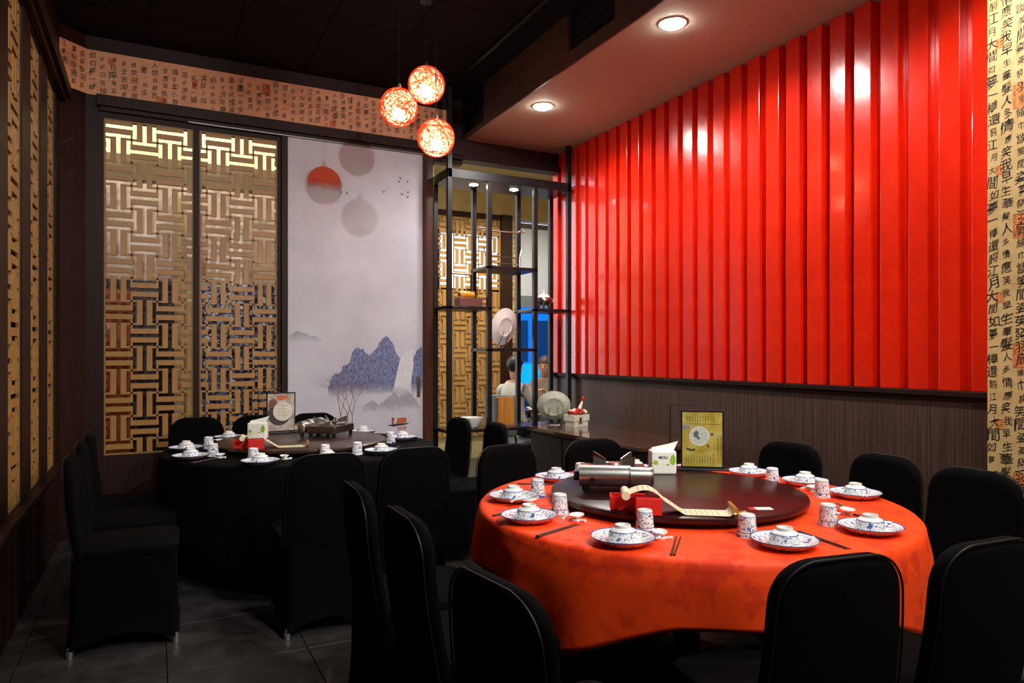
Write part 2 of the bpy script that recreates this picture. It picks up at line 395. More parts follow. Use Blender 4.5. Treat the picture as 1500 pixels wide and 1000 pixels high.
def column(parent, fn, u, vtop, vbot, seg, phase, size=.056, pitch=.061, seed=0):
    rnd = random.Random(seed); mb = MB(); k = 0; v = vtop - phase
    while v > vbot - size:
        ch = POEM[seg % len(POEM)][k % 10]; vs, fs = brush(ch, size, rnd); du = rnd.uniform(-.006, .006)
        if all(vbot < v + y < vtop for _, y in vs):
            mb.add([fn(u + du + x, v + y) for x, y in vs], fs)
        k += 1; v -= pitch
    if mb.v:
        me = bpy.data.meshes.new('lettering'); me.from_pydata(mb.v, [], mb.f); me.materials.append(M['ink'])
        obj('lettering', me, None, parent)
def seal(parent, fn, u, v, wd, ht, mat, back, ground):
    mb = MB(); n = 0
    def rect(a, b, c, d): mb.add([fn(a, c), fn(b, c), fn(b, d), fn(a, d)], [(0, 1, 2, 3)])
    x0, x1, y0, y1 = u - wd / 2, u + wd / 2, v - ht / 2, v + ht / 2; t = .003
    rect(x0, x1, y0, y0 + t); rect(x0, x1, y1 - t, y1); rect(x0, x0 + t, y0 + t, y1 - t); rect(x1 - t, x1, y0 + t, y1 - t)
    cols = max(2, int(wd / .016)); rnd = random.Random(int(u * 999))
    for c in range(cols):
        xa = x0 + t + (wd - 2 * t) * (c + .15) / cols; xb = x0 + t + (wd - 2 * t) * (c + .8) / cols; yy = y0 + .006
        while yy < y1 - .008:
            h = rnd.choice((.003, .003, .006))
            rect(xa, xb, yy, yy + h); 
            if rnd.random() < .6: rect(xa, xa + .003, yy + h, min(yy + h + .006, y1 - t))
            yy += h + rnd.choice((.004, .005, .007))
    me = bpy.data.meshes.new('seal_print'); me.from_pydata(mb.v, [], mb.f); me.materials.append(mat); sp_ = obj('seal_print', me, None, parent)
    g_ = bpy.data.meshes.new('seal_ground'); g_.from_pydata([tuple(Vector(fn(a, b)) + Vector(back)) for a, b in ((x0, y0), (x1, y0), (x1, y1), (x0, y1))], [], [(0, 1, 2, 3)]); g_.materials.append(ground); obj('seal_ground', g_, None, sp_)
band = struct('wall_back_frieze', MB().box(-.46, 2.53, BY - .012, BY - .0005, 3.42, 3.767), M['paper_pendant_tint'])
fb = lambda u, v: (u, BY - .0128, v)
for k in range(41):
    column(band, fb, -.43 + .0722 * k, 3.765, 3.42, k * 7 + 1, random.Random(k).uniform(-.01, .05), seed=k, size=.058)
for x, z, a, b in ((.05, 3.45, .07, .06), (.30, 3.63, .045, .085), (.86, 3.68, .07, .1), (1.43, 3.47, .05, .06), (1.95, 3.6, .07, .1), (-.3, 3.7, .05, .05)):
    seal(band, fb, x, z, a, b, M['seal'], (0, .0004, 0), M['seal_ground'])
import itertools
cd_ = Vector((.17, .15, 0)).normalized()
bc = struct('wall_corner_frieze', MB().add([(-.63, 6.188, 3.42), (-.46, 6.338, 3.42), (-.46, 6.338, 3.767), (-.63, 6.188, 3.767), (-.63, 6.2, 3.42), (-.46, 6.35, 3.42), (-.46, 6.35, 3.767), (-.63, 6.2, 3.767)],
            [(0, 1, 2, 3), (4, 7, 6, 5), (0, 4, 5, 1), (1, 5, 6, 2), (2, 6, 7, 3), (3, 7, 4, 0)]), M['paper_pendant_tint'])
fc = lambda u, v: (-.63 + cd_.x * u + .0008, 6.188 + cd_.y * u - .0014, v)
for k in range(3): column(bc, fc, .035 + .072 * k, 3.765, 3.42, k * 3 + 2, .03 + .01 * k, seed=90 + k, size=.056)
fr = lambda u, v: (3.6192, -u, v)
for k in range(12):
    column(wrf, fr, -1.955 + .0625 * k, SOF - .01, .05, [1, 0, 8, 5, 3, 9, 2, 6, 4, 7, 1, 0][k], .05 if k != 1 else SOF - 2.543 - .61 - .01, seed=200 + k, size=.060)
for k in range(6):
    z = .45 + .61 * k
    for u_, dz_, a_, b_ in ((-1.925, 0, .034, .048), (-1.84, .33, .052, .115), (-1.6, .1, .05, .1)): seal(wrf, fr, u_, z + dz_, a_, b_, M['seal'], (.0004, 0, 0), M['seal_light'])

# painted white sliding door
def m_door():
    m = NT('printed_white_panel'); co = m.coord('Object'); nz = m.noise(co, 2.2, 5, .6)
    m.l(m.ramp(nz, [(.35, srgb('#b9bac6')), (.7, srgb('#c9cad4'))]), m.b.inputs['Base Color']); m.set(Roughness=.45); return m.m
door = struct('door_1', MB().box(1.039, 2.282, BY - .02, BY + .02, .01, 3.297), m_door(), bevel=.002)
YD = BY - .0206
def fade_mat(name, c1, c2, axis_lo, axis_hi, scale=40, rough=.5, alpha=1.0, alpha_lo=None):
    """ink print that washes out towards its lower edge (object z from axis_lo to axis_hi)"""
    m = NT(name); tc = m.n('ShaderNodeTexCoord'); sp = m.n('ShaderNodeSeparateXYZ'); m.l(tc.outputs['Object'], sp.inputs[0])
    mp = m.n('ShaderNodeMapping'); mp.inputs['Scale'].default_value = (1.6, 1, .55); mp.inputs['Rotation'].default_value = (0, .5, 0); m.l(tc.outputs['Object'], mp.inputs[0])
    nz = m.noise(mp.outputs[0], scale, 7, .8); m.l(m.ramp(nz, [(.38, srgb(c1)), (.62, srgb(c2))]), m.b.inputs['Base Color'])
    mr = m.n('ShaderNodeMapRange'); mr.inputs[1].default_value = axis_lo; mr.inputs[2].default_value = axis_hi
    mr.inputs[3].default_value = 0; mr.inputs[4].default_value = alpha
    n2 = m.noise(tc.outputs['Object'], 12, 4, .7); zz = m.math('ADD', sp.outputs[2], m.math('MULTIPLY', m.math('SUBTRACT', n2, .5), (axis_hi - axis_lo) * .9))
    m.l(zz, mr.inputs[0]); m.l(mr.outputs[0], m.b.inputs['Alpha']); m.set(Roughness=rough); return m.m
def decal(name, poly, mat, dy=0):
    me = bpy.data.meshes.new(name); me.from_pydata([(x, YD - dy, z) for x, z in poly], [], [tuple(range(len(poly)))])
    me.materials.append(mat); return obj(name, me, None, door)
circ = lambda cx, cz, r, n=48: [(cx + r * math.cos(2 * PI * k / n), cz + r * math.sin(2 * PI * k / n)) for k in range(n)]
decal('printed_sun', circ(1.355, 2.925, .150), fade_mat('sun_print', '#d8431c', '#e0562c', 2.86, 2.965, 25))
def ridge(pts, base, jag, seed, n=6):
    rnd = random.Random(seed); out = []
    for (a, b) in zip(pts, pts[1:]):
        for k in range(n):
            t = k / n; out.append((a[0] + (b[0] - a[0]) * t + rnd.uniform(-jag, jag) * .4, a[1] + (b[1] - a[1]) * t + rnd.uniform(-jag, jag)))
    out.append(pts[-1]); return out + [(pts[-1][0], base), (pts[0][0], base)]
mt1 = [(1.39, 1.10), (1.42, 1.20), (1.50, 1.24), (1.53, 1.30), (1.58, 1.31), (1.60, 1.42), (1.66, 1.46), (1.72, 1.43), (1.76, 1.38), (1.82, 1.44), (1.88, 1.54), (1.93, 1.57), (1.99, 1.50), (2.02, 1.40), (2.06, 1.36), (2.03, 1.20), (2.00, 1.10)]
bm_ = fade_mat('blue_mountain_ink', '#22356f', '#8c95b8', 1.02, 1.16, 46)
decal('printed_mountain', ridge(mt1, 1.0, .012, 3), bm_, .0002)
decal('printed_cliff', ridge([(2.17, 1.15), (2.19, 1.36), (2.23, 1.45), (2.279, 1.47)], 1.0, .01, 4), bm_, .0002)
decal('printed_waterfall', [(2.06, 1.36), (2.10, 1.42), (2.18, 1.44), (2.19, 1.30), (2.16, 1.12), (2.13, 1.02), (1.98, 1.02), (2.02, 1.2)], fade_mat('waterfall_ink', '#b9bcc6', '#dfe0e4', .98, 1.1, 60), .0003)
gm = fade_mat('grey_mist_ink', '#8f929e', '#b9b8c0', .86, .98, 30, alpha=.8)
decal('printed_hill', ridge([(1.70, .90), (1.78, .98), (1.86, .93), (1.95, .99), (2.0, 1.05), (2.06, 1.0), (2.12, 1.06), (2.2, .98), (2.26, .9)], .84, .012, 5), gm, .0001)
decal('printed_hill', ridge([(1.045, 1.55), (1.12, 1.60), (1.2, 1.575), (1.28, 1.55), (1.36, 1.50)], 1.46, .01, 6), fade_mat('pale_mist_ink', '#9a98a4', '#b8b5bf', 1.5, 1.6, 30, alpha=.5), .0001)
tm = plain('bare_tree_ink', '#713028', .6); 
def tree_print(x, z, h, seed):
    rnd = random.Random(seed); mb = MB()
    def seg(x, z, a, ln, wd, d):
        x2, z2 = x + ln * math.sin(a), z + ln * math.cos(a); nx, nz = math.cos(a) * wd / 2, -math.sin(a) * wd / 2
        y = YD - .0004 - .00002 * len(mb.f) % .0001
        mb.add([(x - nx, y, z - nz), (x + nx, y, z + nz), (x2 + nx * .7, y, z2 + nz * .7), (x2 - nx * .7, y, z2 - nz * .7)], [(0, 1, 2, 3)])
        if d: 
            for s in (-1, 1): seg(x2, z2, a + s * rnd.uniform(.12, .5), ln * rnd.uniform(.5, .78), wd * .62, d - 1)
    seg(x, z, 0, h, .009, 7)
    me = bpy.data.meshes.new('printed_tree'); me.from_pydata(mb.v, [], mb.f); me.materials.append(tm); obj('printed_tree', me, None, door)
tree_print(1.50, .64, .2, 1); tree_print(1.565, .62, .23, 2); tree_print(1.605, .62, .22, 5)
bt = plain('boat_ink', '#2b2226', .6); decal('printed_boat', [(1.93, .735), (1.99, .72), (2.12, .735), (2.20, .775), (2.14, .75), (2.0, .745)], bt, .0004)
decal('printed_cabin', [(2.02, .748), (2.12, .755), (2.12, .80), (2.03, .80)], plain('cabin_ink', '#b4532c', .6), .0005)
decal('printed_boatman', [(1.975, .745), (1.995, .745), (1.995, .775), (2.005, .79), (1.99, .81), (1.975, .795)], plain('boatman_ink', '#8a2f38', .6), .0005)
decal('printed_reflection', [(2.03, .675), (2.12, .68), (2.12, .72), (2.03, .715)], fade_mat('reflection_ink', '#c0714f', '#c98c74', .66, .72, 30, alpha=.7), .0004)
for x, z in ((1.50, 2.865), (1.555, 2.86), (1.90, 2.91), (2.06, 3.055), (2.05, 3.02), (2.13, 3.03), (2.075, 2.905), (2.135, 2.93), (2.13, 2.885)):
    decal('printed_bird', [(x - .014, z + .012), (x - .002, z - .002), (x + .012, z + .014), (x + .003, z - .012), (x - .006, z - .01)], M['ink'], .0004)
obj('recessed_handle', MB().box(2.222, 2.256, BY - .024, BY - .02, .99, 1.185).box(2.231, 2.247, BY - .0255, BY - .024, 1.01, 1.165), M['steel'], door, bevel=.001)

# ------------------------------------------------------------------ spaces behind the screens
aw = struct('wall_alcove', MB().box(-2.2, 2.45, 7.55, 7.65, 0, CEIL).box(2.40, 2.45, 6.46, 7.55, 0, CEIL), M['cream'])
def m_marble():
    m = NT('pink_marble'); co = m.coord('Object'); nz = m.noise(co, 5, 7, .7)
    m.l(m.ramp(nz, [(.35, srgb('#8f7a70')), (.5, srgb('#c6b2a6')), (.62, srgb('#b7a196'))]), m.b.inputs['Base Color']); m.set(Roughness=.25); return m.m
def m_mosaic():
    m = NT('blue_mosaic'); co = m.coord('Object'); vo = m.n('ShaderNodeTexVoronoi'); vo.inputs['Scale'].default_value = 42; m.l(co, vo.inputs['Vector'])
    sp = m.n('ShaderNodeSeparateColor'); m.l(vo.outputs['Color'], sp.inputs[0])
    m.l(m.ramp(sp.outputs[0], [(.15, srgb('#1d1c2b')), (.45, srgb('#4a4c78')), (.7, srgb('#8088ad')), (.92, srgb('#e4e4ea'))]), m.b.inputs['Base Color']); m.set(Roughness=.3); return m.m
struct('marble_cladding', MB().box(-1.2, 2.40, 7.53, 7.549, 2.10, 3.05), m_marble(), aw)
struct('green_cladding', MB().box(-1.2, 2.40, 7.51, 7.549, 3.05, 3.28), plain('olive_panel', '#5c4f35', .5), aw)
struct('mosaic_cladding', MB().box(.36, 2.40, 7.52, 7.549, 0, 2.10), m_mosaic(), aw)
struct('timber_post', MB().box(.17, .28, 7.42, 7.549, 0, 2.9), plain('pale_post', '#b39a78', .5), aw)
struct('dark_cladding', MB().box(-1.2, .17, 7.525, 7.549, 0, 2.10), plain('dark_panel', '#2a2322', .4), aw)
ob = obj('orange_cabinet', MB().box(-.75, -.20, 7.2, 7.5, 0, 1.98), plain('orange_lacquer', '#a24f22', .35), bevel=.006)
tag(ob, 'orange lacquered cabinet behind the lattice screen, with pink sticker', 'cabinet')
obj('sticker', MB().box(-.55, -.33, 7.196, 7.1995, 1.62, 1.68), plain('pink_sticker', '#e7a9b6', .5), ob)
obj('cabinet_door', MB().box(-.74, -.48, 7.192, 7.2, .05, 1.55).box(-.47, -.21, 7.192, 7.2, .05, 1.55), plain('orange_lacquer_door', '#8f4018', .35), ob, bevel=.003)
# room beyond the shelving
struct('ceiling_beyond', MB().box(2.45, 8.0, 6.45, 8.8, 3.75, 3.9), M['beige'])
struct('wall_beyond_right', MB().box(7.9, 8.0, 6.4, 8.8, 0, 3.75), M['beige'])
struct('wall_beyond_side', MB().box(3.98, 8.0, 6.42, 6.52, 0, 3.75), M['beige'])
struct('wall_beyond', MB().box(2.45, 8.0, 8.6, 8.75, 3.26, 3.75).box(2.45, 4.22, 8.63, 8.75, 0, 2.25).box(2.45, 4.22, 8.63, 8.75, 3.05, 3.26)
       .box(4.38, 4.5, 8.6, 8.75, 0, 3.26).box(5.6, 8.0, 8.6, 8.75, 0, 3.26).box(4.5, 5.6, 8.6, 8.75, 0, .30), M['beige'])
struct('trim_11', MB().box(4.22, 4.38, 8.54, 8.75, 0, 3.30).box(2.45, 4.22, 8.58, 8.72, 3.23, 3.30), M['brown'], bevel=.003)
bcol = struct('wall_beyond_paper', MB().box(4.385, 4.49, 8.585, 8.599, 0, 3.25), M['paper'])
column(bcol, lambda u, v: (u, 8.5842, v), 4.437, 3.24, .1, 4, .03, seed=301, size=.07, pitch=.07)
for k, (a, b) in enumerate([(2.45, 3.48), (3.53, 4.22)]):
    screen(a, b, .30, 3.23, ['tan lattice screen seen through the rack, beside the alcove wall', 'tan lattice screen seen through the rack, beside dark post and street window'][k], (0, 8.6, 0), 0, 3.62, 2.7, single=True)
gw = NT('daylight_blue_glass'); tb = gw.n('ShaderNodeBsdfTransparent'); tb.inputs[0].default_value = (.03, .50, .95, 1)  # blue of the outdoor light is put into the glass tint
gb = gw.n('ShaderNodeBsdfGlossy'); gb.inputs['Roughness'].default_value = .02; mx = gw.n('ShaderNodeMixShader'); mx.inputs[0].default_value = .05
gw.l(tb.outputs[0], mx.inputs[1]); gw.l(gb.outputs[0], mx.inputs[2]); gw.l(mx.outputs[0], gw.out.inputs[0])
win = struct('window_1', MB().box(4.5, 4.54, 8.6, 8.68, .30, 3.26).box(5.56, 5.6, 8.6, 8.68, .30, 3.26).box(4.54, 5.56, 8.6, 8.68, .30, .34).box(5.06, 5.09, 8.62, 8.66, .34, 3.22), M['black_metal'])
obj('pane', MB().box(4.54, 5.56, 8.635, 8.645, .34, 3.22), gw.m, win)
sh = thing('roller_blind', 'pale grey roller blind lowered over the top of the blue street window', 'blind', (5.05, 8.57, 2.05))
obj('blind_fabric', MB().box(-.54, .54, -.002, .002, .16, 1.1), plain('grey_blind_fabric', '#a9b4c0', .8, 0, .04, 80), sh)
obj('lower_band', MB().box(-.54, .54, -.004, .004, 0, .16), plain('grey_green_band', '#5d6a70', .8), sh)
obj('roller', MB().tube([(-.55, 0, 1.13), (.55, 0, 1.13)], .035, 12), M['steel'], sh, smooth=True)
fg = NT('added_bright_pane'); tl = fg.n('ShaderNodeBsdfTranslucent'); tl.inputs[0].default_value = (.9, .88, .82, 1); fg.l(tl.outputs[0], fg.out.inputs[0])
win2 = struct('added_window', MB().box(2.45, 4.22, 8.66, 8.72, 2.25, 2.28).box(2.45, 4.22, 8.66, 8.72, 3.02, 3.05).box(3.32, 3.36, 8.66, 8.72, 2.28, 3.02), M['black_metal'])  # window with translucent panes, added so the lattice holes look bright
obj('pane', MB().box(2.45, 3.32, 8.69, 8.694, 2.28, 3.02), fg.m, win2); obj('pane', MB().box(3.36, 4.22, 8.69, 8.694, 2.28, 3.02), fg.m, win2)
# street outside
struct('ground_street', MB().box(-6, 30, 8.9, 34, -.35, -.30), plain('asphalt', '#55585c', .8))
struct('ground_kerb', MB().box(-6, 30, 15, 15.3, -.3, -.18), plain('kerb', '#b0b4b8', .8), bevel=.02)
struct('ground_pavement', MB().box(-6, 30, 24, 34, -.3, -.15), plain('pavement', '#8c9094', .8))
fb_ = thing('building', 'blue-tinted street building across the road outside the window', 'building', (12, 30, -.15))
obj('wall', MB().box(-9, 9, 0, 3, 0, 9), plain('facade', '#8f9aa2', .8), fb_)
for k in range(9): obj('window', MB().box(-8.5 + 1.9 * k, -7.2 + 1.9 * k, -.06, 0, 1.2, 3.2), M['black_plastic'], fb_)
car = thing('car', 'parked car on the street seen through the blue window', 'car', (10.6, 18.2, -.3), R(4))
prof = [(-2.1, .35), (-2.15, .75), (-1.3, .9), (-.7, 1.42), (.9, 1.45), (1.6, .95), (2.15, .85), (2.2, .4)]
obj('body', MB().prism(prof, 'y', -.85, .85), plain('car_paint', '#c6ccd2', .2, .2), car, bevel=.05)
obj('side_glass', MB().prism([(-1.05, .95), (-.6, 1.35), (.8, 1.37), (1.3, .95)], 'y', -.87, -.84), M['black_plastic'], car)
for x in (-1.35, 1.35): obj('wheel', MB().tube([(x, -.87, .32), (x, -.6, .32)], .32, 18), M['black_plastic'], car)

# ================================================================== LAMPS
def lamp_light(name, kind, parent, loc, power, col=(1, 1, 1), rot=(0, 0, 0), radius=.05, angle=None, blend=.5):
    L = bpy.data.lights.new(name, kind); L.energy = power; L.color = col
    if kind != 'AREA': L.shadow_soft_size = radius
    else: L.shape = 'DISK'; L.size = radius * 2
    if angle: L.spot_size = R(angle); L.spot_blend = blend
    o = bpy.data.objects.new(name, L); COL.objects.link(o); o.parent = parent; o.location = loc; o.rotation_euler = rot; return o
M['dome_on'] = emit('lit_dome', '#fffaf0', 110); M['lamp_on'] = emit('lit_diffuser', '#fffdf6', 45)
DL = ['over the shelving rack end of red slatted wall', 'above the middle of the red slatted wall', 'third along the soffit from the shelving rack', 'fourth along the soffit from the shelving rack', 'fifth along the soffit from the shelving rack']
for k, y in enumerate((5.17, 3.50, 1.82, .14, -1.54)):
    t = thing('downlight', 'round recessed white downlight in soffit, ' + DL[k], 'downlight', (2.94, y, SOF), 0, 'soffit downlights')
    obj('rim', MB().lathe([(.075, 0), (.088, 0), (.088, -.006), (.075, -.008), (.075, 0)], 32), M['tissue'], t, smooth=True)
    obj('diffuser', MB().lathe([(.075, 0), (.072, -.012), (.055, -.022), (.03, -.027), (.0001, -.028)], 32), M['dome_on'], t, smooth=True)  # bulge added below the flush lamp to throw a halo on the soffit
    lamp_light('downlight_beam', 'SPOT', t, (0, 0, -.04), DOWN_POWER, (1, .96, .9), (0, 0, 0), .07, 165, .5)
def track_spot(loc, target, power, label, angle=75, radius=.045, col=(1, .97, .92), blend=.6):
    t = thing('track_spotlight', label, 'spotlight', loc)
    d = (Vector(target) - Vector(loc)).normalized(); q = d.to_track_quat('-Z', 'Y')
    Mx = q.to_matrix().to_4x4()
    obj('housing', MB().lathe([(.03, .16), (.05, .15), (.055, 0), (.05, 0), (.045, .02)], 20).xf(Mx), M['black_trim'], t, smooth=True)
    obj('lens', MB().lathe([(.0001, .02), (.046, .02), (.046, .024), (.0001, .024)], 20).xf(Mx), M['lamp_on'], t)
    obj('stem', MB().tube([(0, 0, .08), (0, 0, CEIL - loc[2])], .012, 8), M['black_trim'], t)
    lamp_light('spot_beam', 'SPOT', t, tuple(d * .02), power, col, q.to_euler(), radius, angle, blend)
track_spot((1.88, -1.17, 3.62), (1.5, 5.4, 1.4), KEY_POWER, 'black spotlight hung near the rear wall, aimed at the painted white door', 60)
track_spot((-.1, .8, 3.62), (.5, 6.3, 1.9), 150, 'added fill spotlight near left wall, aimed at the lattice screens', 70)  # fill lamp added to lift the screens and soften the pendant shadows
track_spot((2.3, 3.1, 3.66), (-.63, 4.8, 1.5), 90, 'added fill spotlight near the soffit, aimed at the left lattice wall', 80)  # fill lamp added to brighten the side lattice
track_spot((1.7, .1, 3.62), (2.05, 2.4, .7), SPOT_POWER, 'black spotlight aimed down at the red table', 70)

# woven ball pendants
def m_string():
    m = NT('orange_paper_string'); co = m.coord('Object'); nz = m.noise(co, 40, 3)
    dif = m.n('ShaderNodeBsdfDiffuse'); dif.inputs[0].default_value = (.80, .10, .03, 1)
    trn = m.n('ShaderNodeBsdfTranslucent'); trn.inputs[0].default_value = (.95, .22, .07, 1)
    mx = m.n('ShaderNodeMixShader'); m.l(m.math('MULTIPLY_ADD', nz, .4, .3), mx.inputs[0]); m.l(dif.outputs[0], mx.inputs[1]); m.l(trn.outputs[0], mx.inputs[2])
    m.l(mx.outputs[0], m.out.inputs[0]); return m.m
def m_liner():
    m = NT('frosted_globe'); trn = m.n('ShaderNodeBsdfTranslucent'); trn.inputs[0].default_value = (1, .62, .42, 1)
    tp = m.n('ShaderNodeBsdfTransparent'); tp.inputs[0].default_value = (1, .85, .7, 1); mx = m.n('ShaderNodeMixShader'); mx.inputs[0].default_value = .55
    m.l(trn.outputs[0], mx.inputs[1]); m.l(tp.outputs[0], mx.inputs[2]); m.l(mx.outputs[0], m.out.inputs[0]); return m.m
M['string'] = m_string(); M['liner'] = m_liner(); M['bulb'] = emit('lit_bulb', '#fff0d8', 90)
RB = .128
wv = MB(); rnd = random.Random(5)
for k in range(95):
    ax = Vector((rnd.gauss(0, 1), rnd.gauss(0, 1), rnd.gauss(0, 1))).normalized(); h = rnd.uniform(-.75, .75); rr = math.sqrt(1 - h * h)
    a = ax.orthogonal().normalized(); b = ax.cross(a); ph = rnd.uniform(0, 6.28); ra = RB * rnd.uniform(.975, 1.0)
    pts = []
    for i in range(30):
        an = 2 * PI * i / 30; wob = h + .06 * math.sin(2 * an + ph); q = math.sqrt(max(.02, 1 - wob * wob))
        pts.append((ax * wob + (a * math.cos(an) + b * math.sin(an)) * q) * ra)
    wv.tube(pts, .0017, 3, closed=True)
weave_me = wv.mesh('woven_shade', smooth=True); weave_me.materials.append(M['string'])
liner_me = MB().sphere((0, 0, 0), RB * .95, 28, 18).mesh('inner_globe', smooth=True); liner_me.materials.append(M['liner'])
bulb_me = MB().sphere((0, 0, -.045), .04, 18, 12).mesh('bulb', smooth=True); bulb_me.materials.append(M['bulb'])
for (x, y, z, lb) in ((1.476, 4.57, 3.07, 'hanging nearest the lattice screens'), (1.70, 4.64, 3.285, 'highest of the cluster'), (1.722, 4.51, 2.88, 'lowest of the cluster')):
    t = thing('pendant_lamp', 'lit orange woven ball pendant, ' + lb, 'pendant lamp', (x, y, z), 0, 'woven ball pendants')
    obj('woven_shade', weave_me, None, t, rot=(rnd.uniform(0, 6), rnd.uniform(0, 6), 0)); obj('inner_globe', liner_me, None, t); obj('bulb', bulb_me, None, t)
    obj('cap', MB().lathe([(.0001, RB + .03), (.014, RB + .03), (.018, RB - .004), (.0001, RB - .004)], 14), M['steel'], t, smooth=True)
    obj('cord', MB().tube([(0, 0, RB + .03), (0, 0, CEIL - .012 - z)], .0028, 6), M['black_plastic'], t)
    obj('ceiling_rose', MB().lathe([(.0001, CEIL - .026 - z), (.045, CEIL - .026 - z), (.045, CEIL - .0105 - z), (.0001, CEIL - .0105 - z)], 20), M['black_trim'], t)
    lamp_light('bulb_light', 'POINT', t, (0, 0, -.035), PEND_POWER, (1, .42, .2), radius=.04)
# unseen lamps added to brighten the alcove and the room beyond
def fill_tube_lamp(name, label, x0, x1, y, z, power, col, axis='x'):
    t = thing(name, label, 'lamp', ((x0 + x1) / 2, y, z)); hw = (x1 - x0) / 2
    obj('housing', MB().box(-hw, hw, -.03, .03, .02, .05), M['tissue'], t)
    obj('tube', MB().tube([(-hw + .02, 0, .005), (hw - .02, 0, .005)], .014, 10), emit(name + '_glow', '#fff2cf', 6), t, smooth=True)
    n = 3
    for k in range(n): lamp_light('tube_light', 'POINT', t, (-hw + 2 * hw * (k + .5) / n, 0, -.03), power / n, col, radius=.05)
fill_tube_lamp('alcove_fill_lamp', 'added fill lamp above the alcove behind the lattice screens', -.9, 1.9, 7.0, 3.75, 105, (1, .91, .68))  # unseen lamp added to make the top of the alcove bright
for k, (x, y) in enumerate(((3.3, 7.3), (4.6, 7.2))):
    t = thing('downlight', 'added fill downlight in the room beyond the rack, ' + ('near the lattice' if k == 0 else 'near the window table'), 'downlight', (x, y, 3.75))  # unseen lamps added to light the header wall and far lattice
    obj('rim', MB().lathe([(.06, 0), (.07, 0), (.07, -.006), (.06, -.006)], 24), M['tissue'], t); obj('diffuser', MB().lathe([(.0001, -.002), (.06, -.002), (.06, -.001), (.0001, -.001)], 24), M['lamp_on'], t)
    lamp_light('downlight_beam', 'SPOT', t, (0, 0, -.02), 240, (1, .9, .72), (0, 0, 0), .06, 150, .7)

# ================================================================== SHELVING RACK
rack = thing('shelving_rack', 'tall black metal open shelving rack standing in the doorway opening', 'shelf', (3.09, 6.23, 0))
px = [-.65, -.24, .26, .65]; py = [-.18, .18]; PW = .022
for i, x in enumerate(px):
    for j, y in enumerate(py):
        top = CEIL - .01 if (j == 0 and i == 0) else SOF if (j == 0 and i == 3) else 3.05
        z0 = 0 if i in (0, 3) else .68
        obj('post', MB().box(x - PW, x + PW, y - PW, y + PW, z0, top), M['black_metal'], rack, bevel=.002)
can = obj('canopy', MB().box(-.672, .672, -.202, .202, 3.04, 3.125), M['black_metal'], rack, bevel=.003)
for x in (-.33, .11):
    obj('spot_lens', MB().lathe([(.0001, -.003), (.04, -.003), (.04, 0), (.0001, 0)], 20, (x, -.02, 3.04)), M['lamp_on'], can)
    lamp_light('canopy_light', 'SPOT', can, (x, -.02, 3.03), 22, (1, .96, .88), (0, 0, 0), .03, 130, .6)
def shelf(x0, x1, z):
    s = obj('shelf', MB().box(x0 - PW, x1 + PW, -.202, .202, z - .03, z - .006), M['black_metal'], rack, bevel=.002)
    obj('glass_top', MB().box(x0 - PW + .004, x1 + PW - .004, -.196, .196, z - .006, z), M['black_trim'], s)
shelf(px[1], px[2], 2.245); shelf(px[0], px[1], 1.85); shelf(px[2], px[3], 1.85); shelf(px[1], px[2], 1.455); shelf(px[0], px[3], .69)
obj('rail', MB().box(-.64, .64, -.2, -.16, .10, .14).box(-.64, .64, .16, .2, .10, .14), M['black_metal'], rack)
# things on the rack (rack origin 3.09, 6.23)
def lathe_thing(name, label, cat, prof, mat, loc, n=32): return tag(obj(name, MB().lathe(prof, n), mat, None, smooth=True, loc=loc), label, cat)
b = obj('wooden_box', MB().box(-.12, .12, -.07, .07, 0, .085), plain('red_brown_box', '#6e3b33', .5), None, bevel=.004, loc=(2.70, 6.2, 1.85)); tag(b, 'low red-brown wooden box on rack shelf under a golden roll', 'box')
g = thing('golden_roll', 'small golden amber roll lying on the red-brown box', 'ornament', (2.68, 6.2, 1.935 + .034))
gold_roll = plain('amber_brocade', '#c98a22', .35, 0, .3, 60)
obj('roll', MB().tube([(-.075, 0, 0), (.075, 0, 0)], .034, 18), gold_roll, g, smooth=True)
obj('end_knob', MB().tube([(-.09, 0, 0), (-.075, 0, 0)], .012, 10).tube([(.075, 0, 0), (.09, 0, 0)], .012, 10), M['brown_door'], g, kind='stuff')
def plate_on_stand(loc, rz, tilt, label, r=.165, mat=None):
    p = thing('display_plate', label, 'plate', loc, rz)
    Mx = Matrix.Translation((0, 0, r * math.cos(tilt) + .03)) @ Matrix.Rotation(PI / 2 - tilt, 4, 'X')
    prof = [(.0001, .016), (.05, .016), (.10, .012), (r, .030), (r + .002, .026), (.115, .004), (.105, -.004), (.09, -.004), (.088, .004), (.0001, .004)]
    obj('dish', MB().lathe(prof, 48).xf(Mx), mat or M['white'], p, smooth=True)
    y0 = .0
    st = MB()
    for s in (-.05, .05):
        st.tube([(s, -.10, .003), (s, -.035, .05), (s * .8, .02, .17)], .003, 6).tube([(s, -.10, .003), (s * 1.2, .03, .003), (s * 1.2, .075, .003), (s * 1.2, .08, .03)], .003, 6)
    st.tube([(-.06, .03, .003), (.06, .03, .003)], .003, 6)
    obj('wire_stand', st, M['steel'], p, smooth=True)
plate_on_stand((3.10, 6.2, 1.455), R(202), R(12), 'white plate on wire stand on rack middle shelf, back turned', .185)
plate_on_stand((3.42, 5.80, .72), R(150), R(28), 'white plate on wire stand leaning at end of walnut counter', .16, plain('pale_celadon', '#d5d8c4', .2, coat=.3))
lathe_thing('white_bowl', 'white porcelain bowl on the lowest rack shelf', 'bowl', [(.0001, .008), (.06, .02), (.105, .085), (.112, .10), (.116, .10), (.11, .08), (.065, .012), (.045, .01), (.045, 0), (.0001, 0)], M['white'], (2.72, 6.18, .69))
wb = thing('wooden_case', 'upright honey-coloured wooden case on lowest rack shelf', 'case', (3.13, 6.27, .69), R(-12))
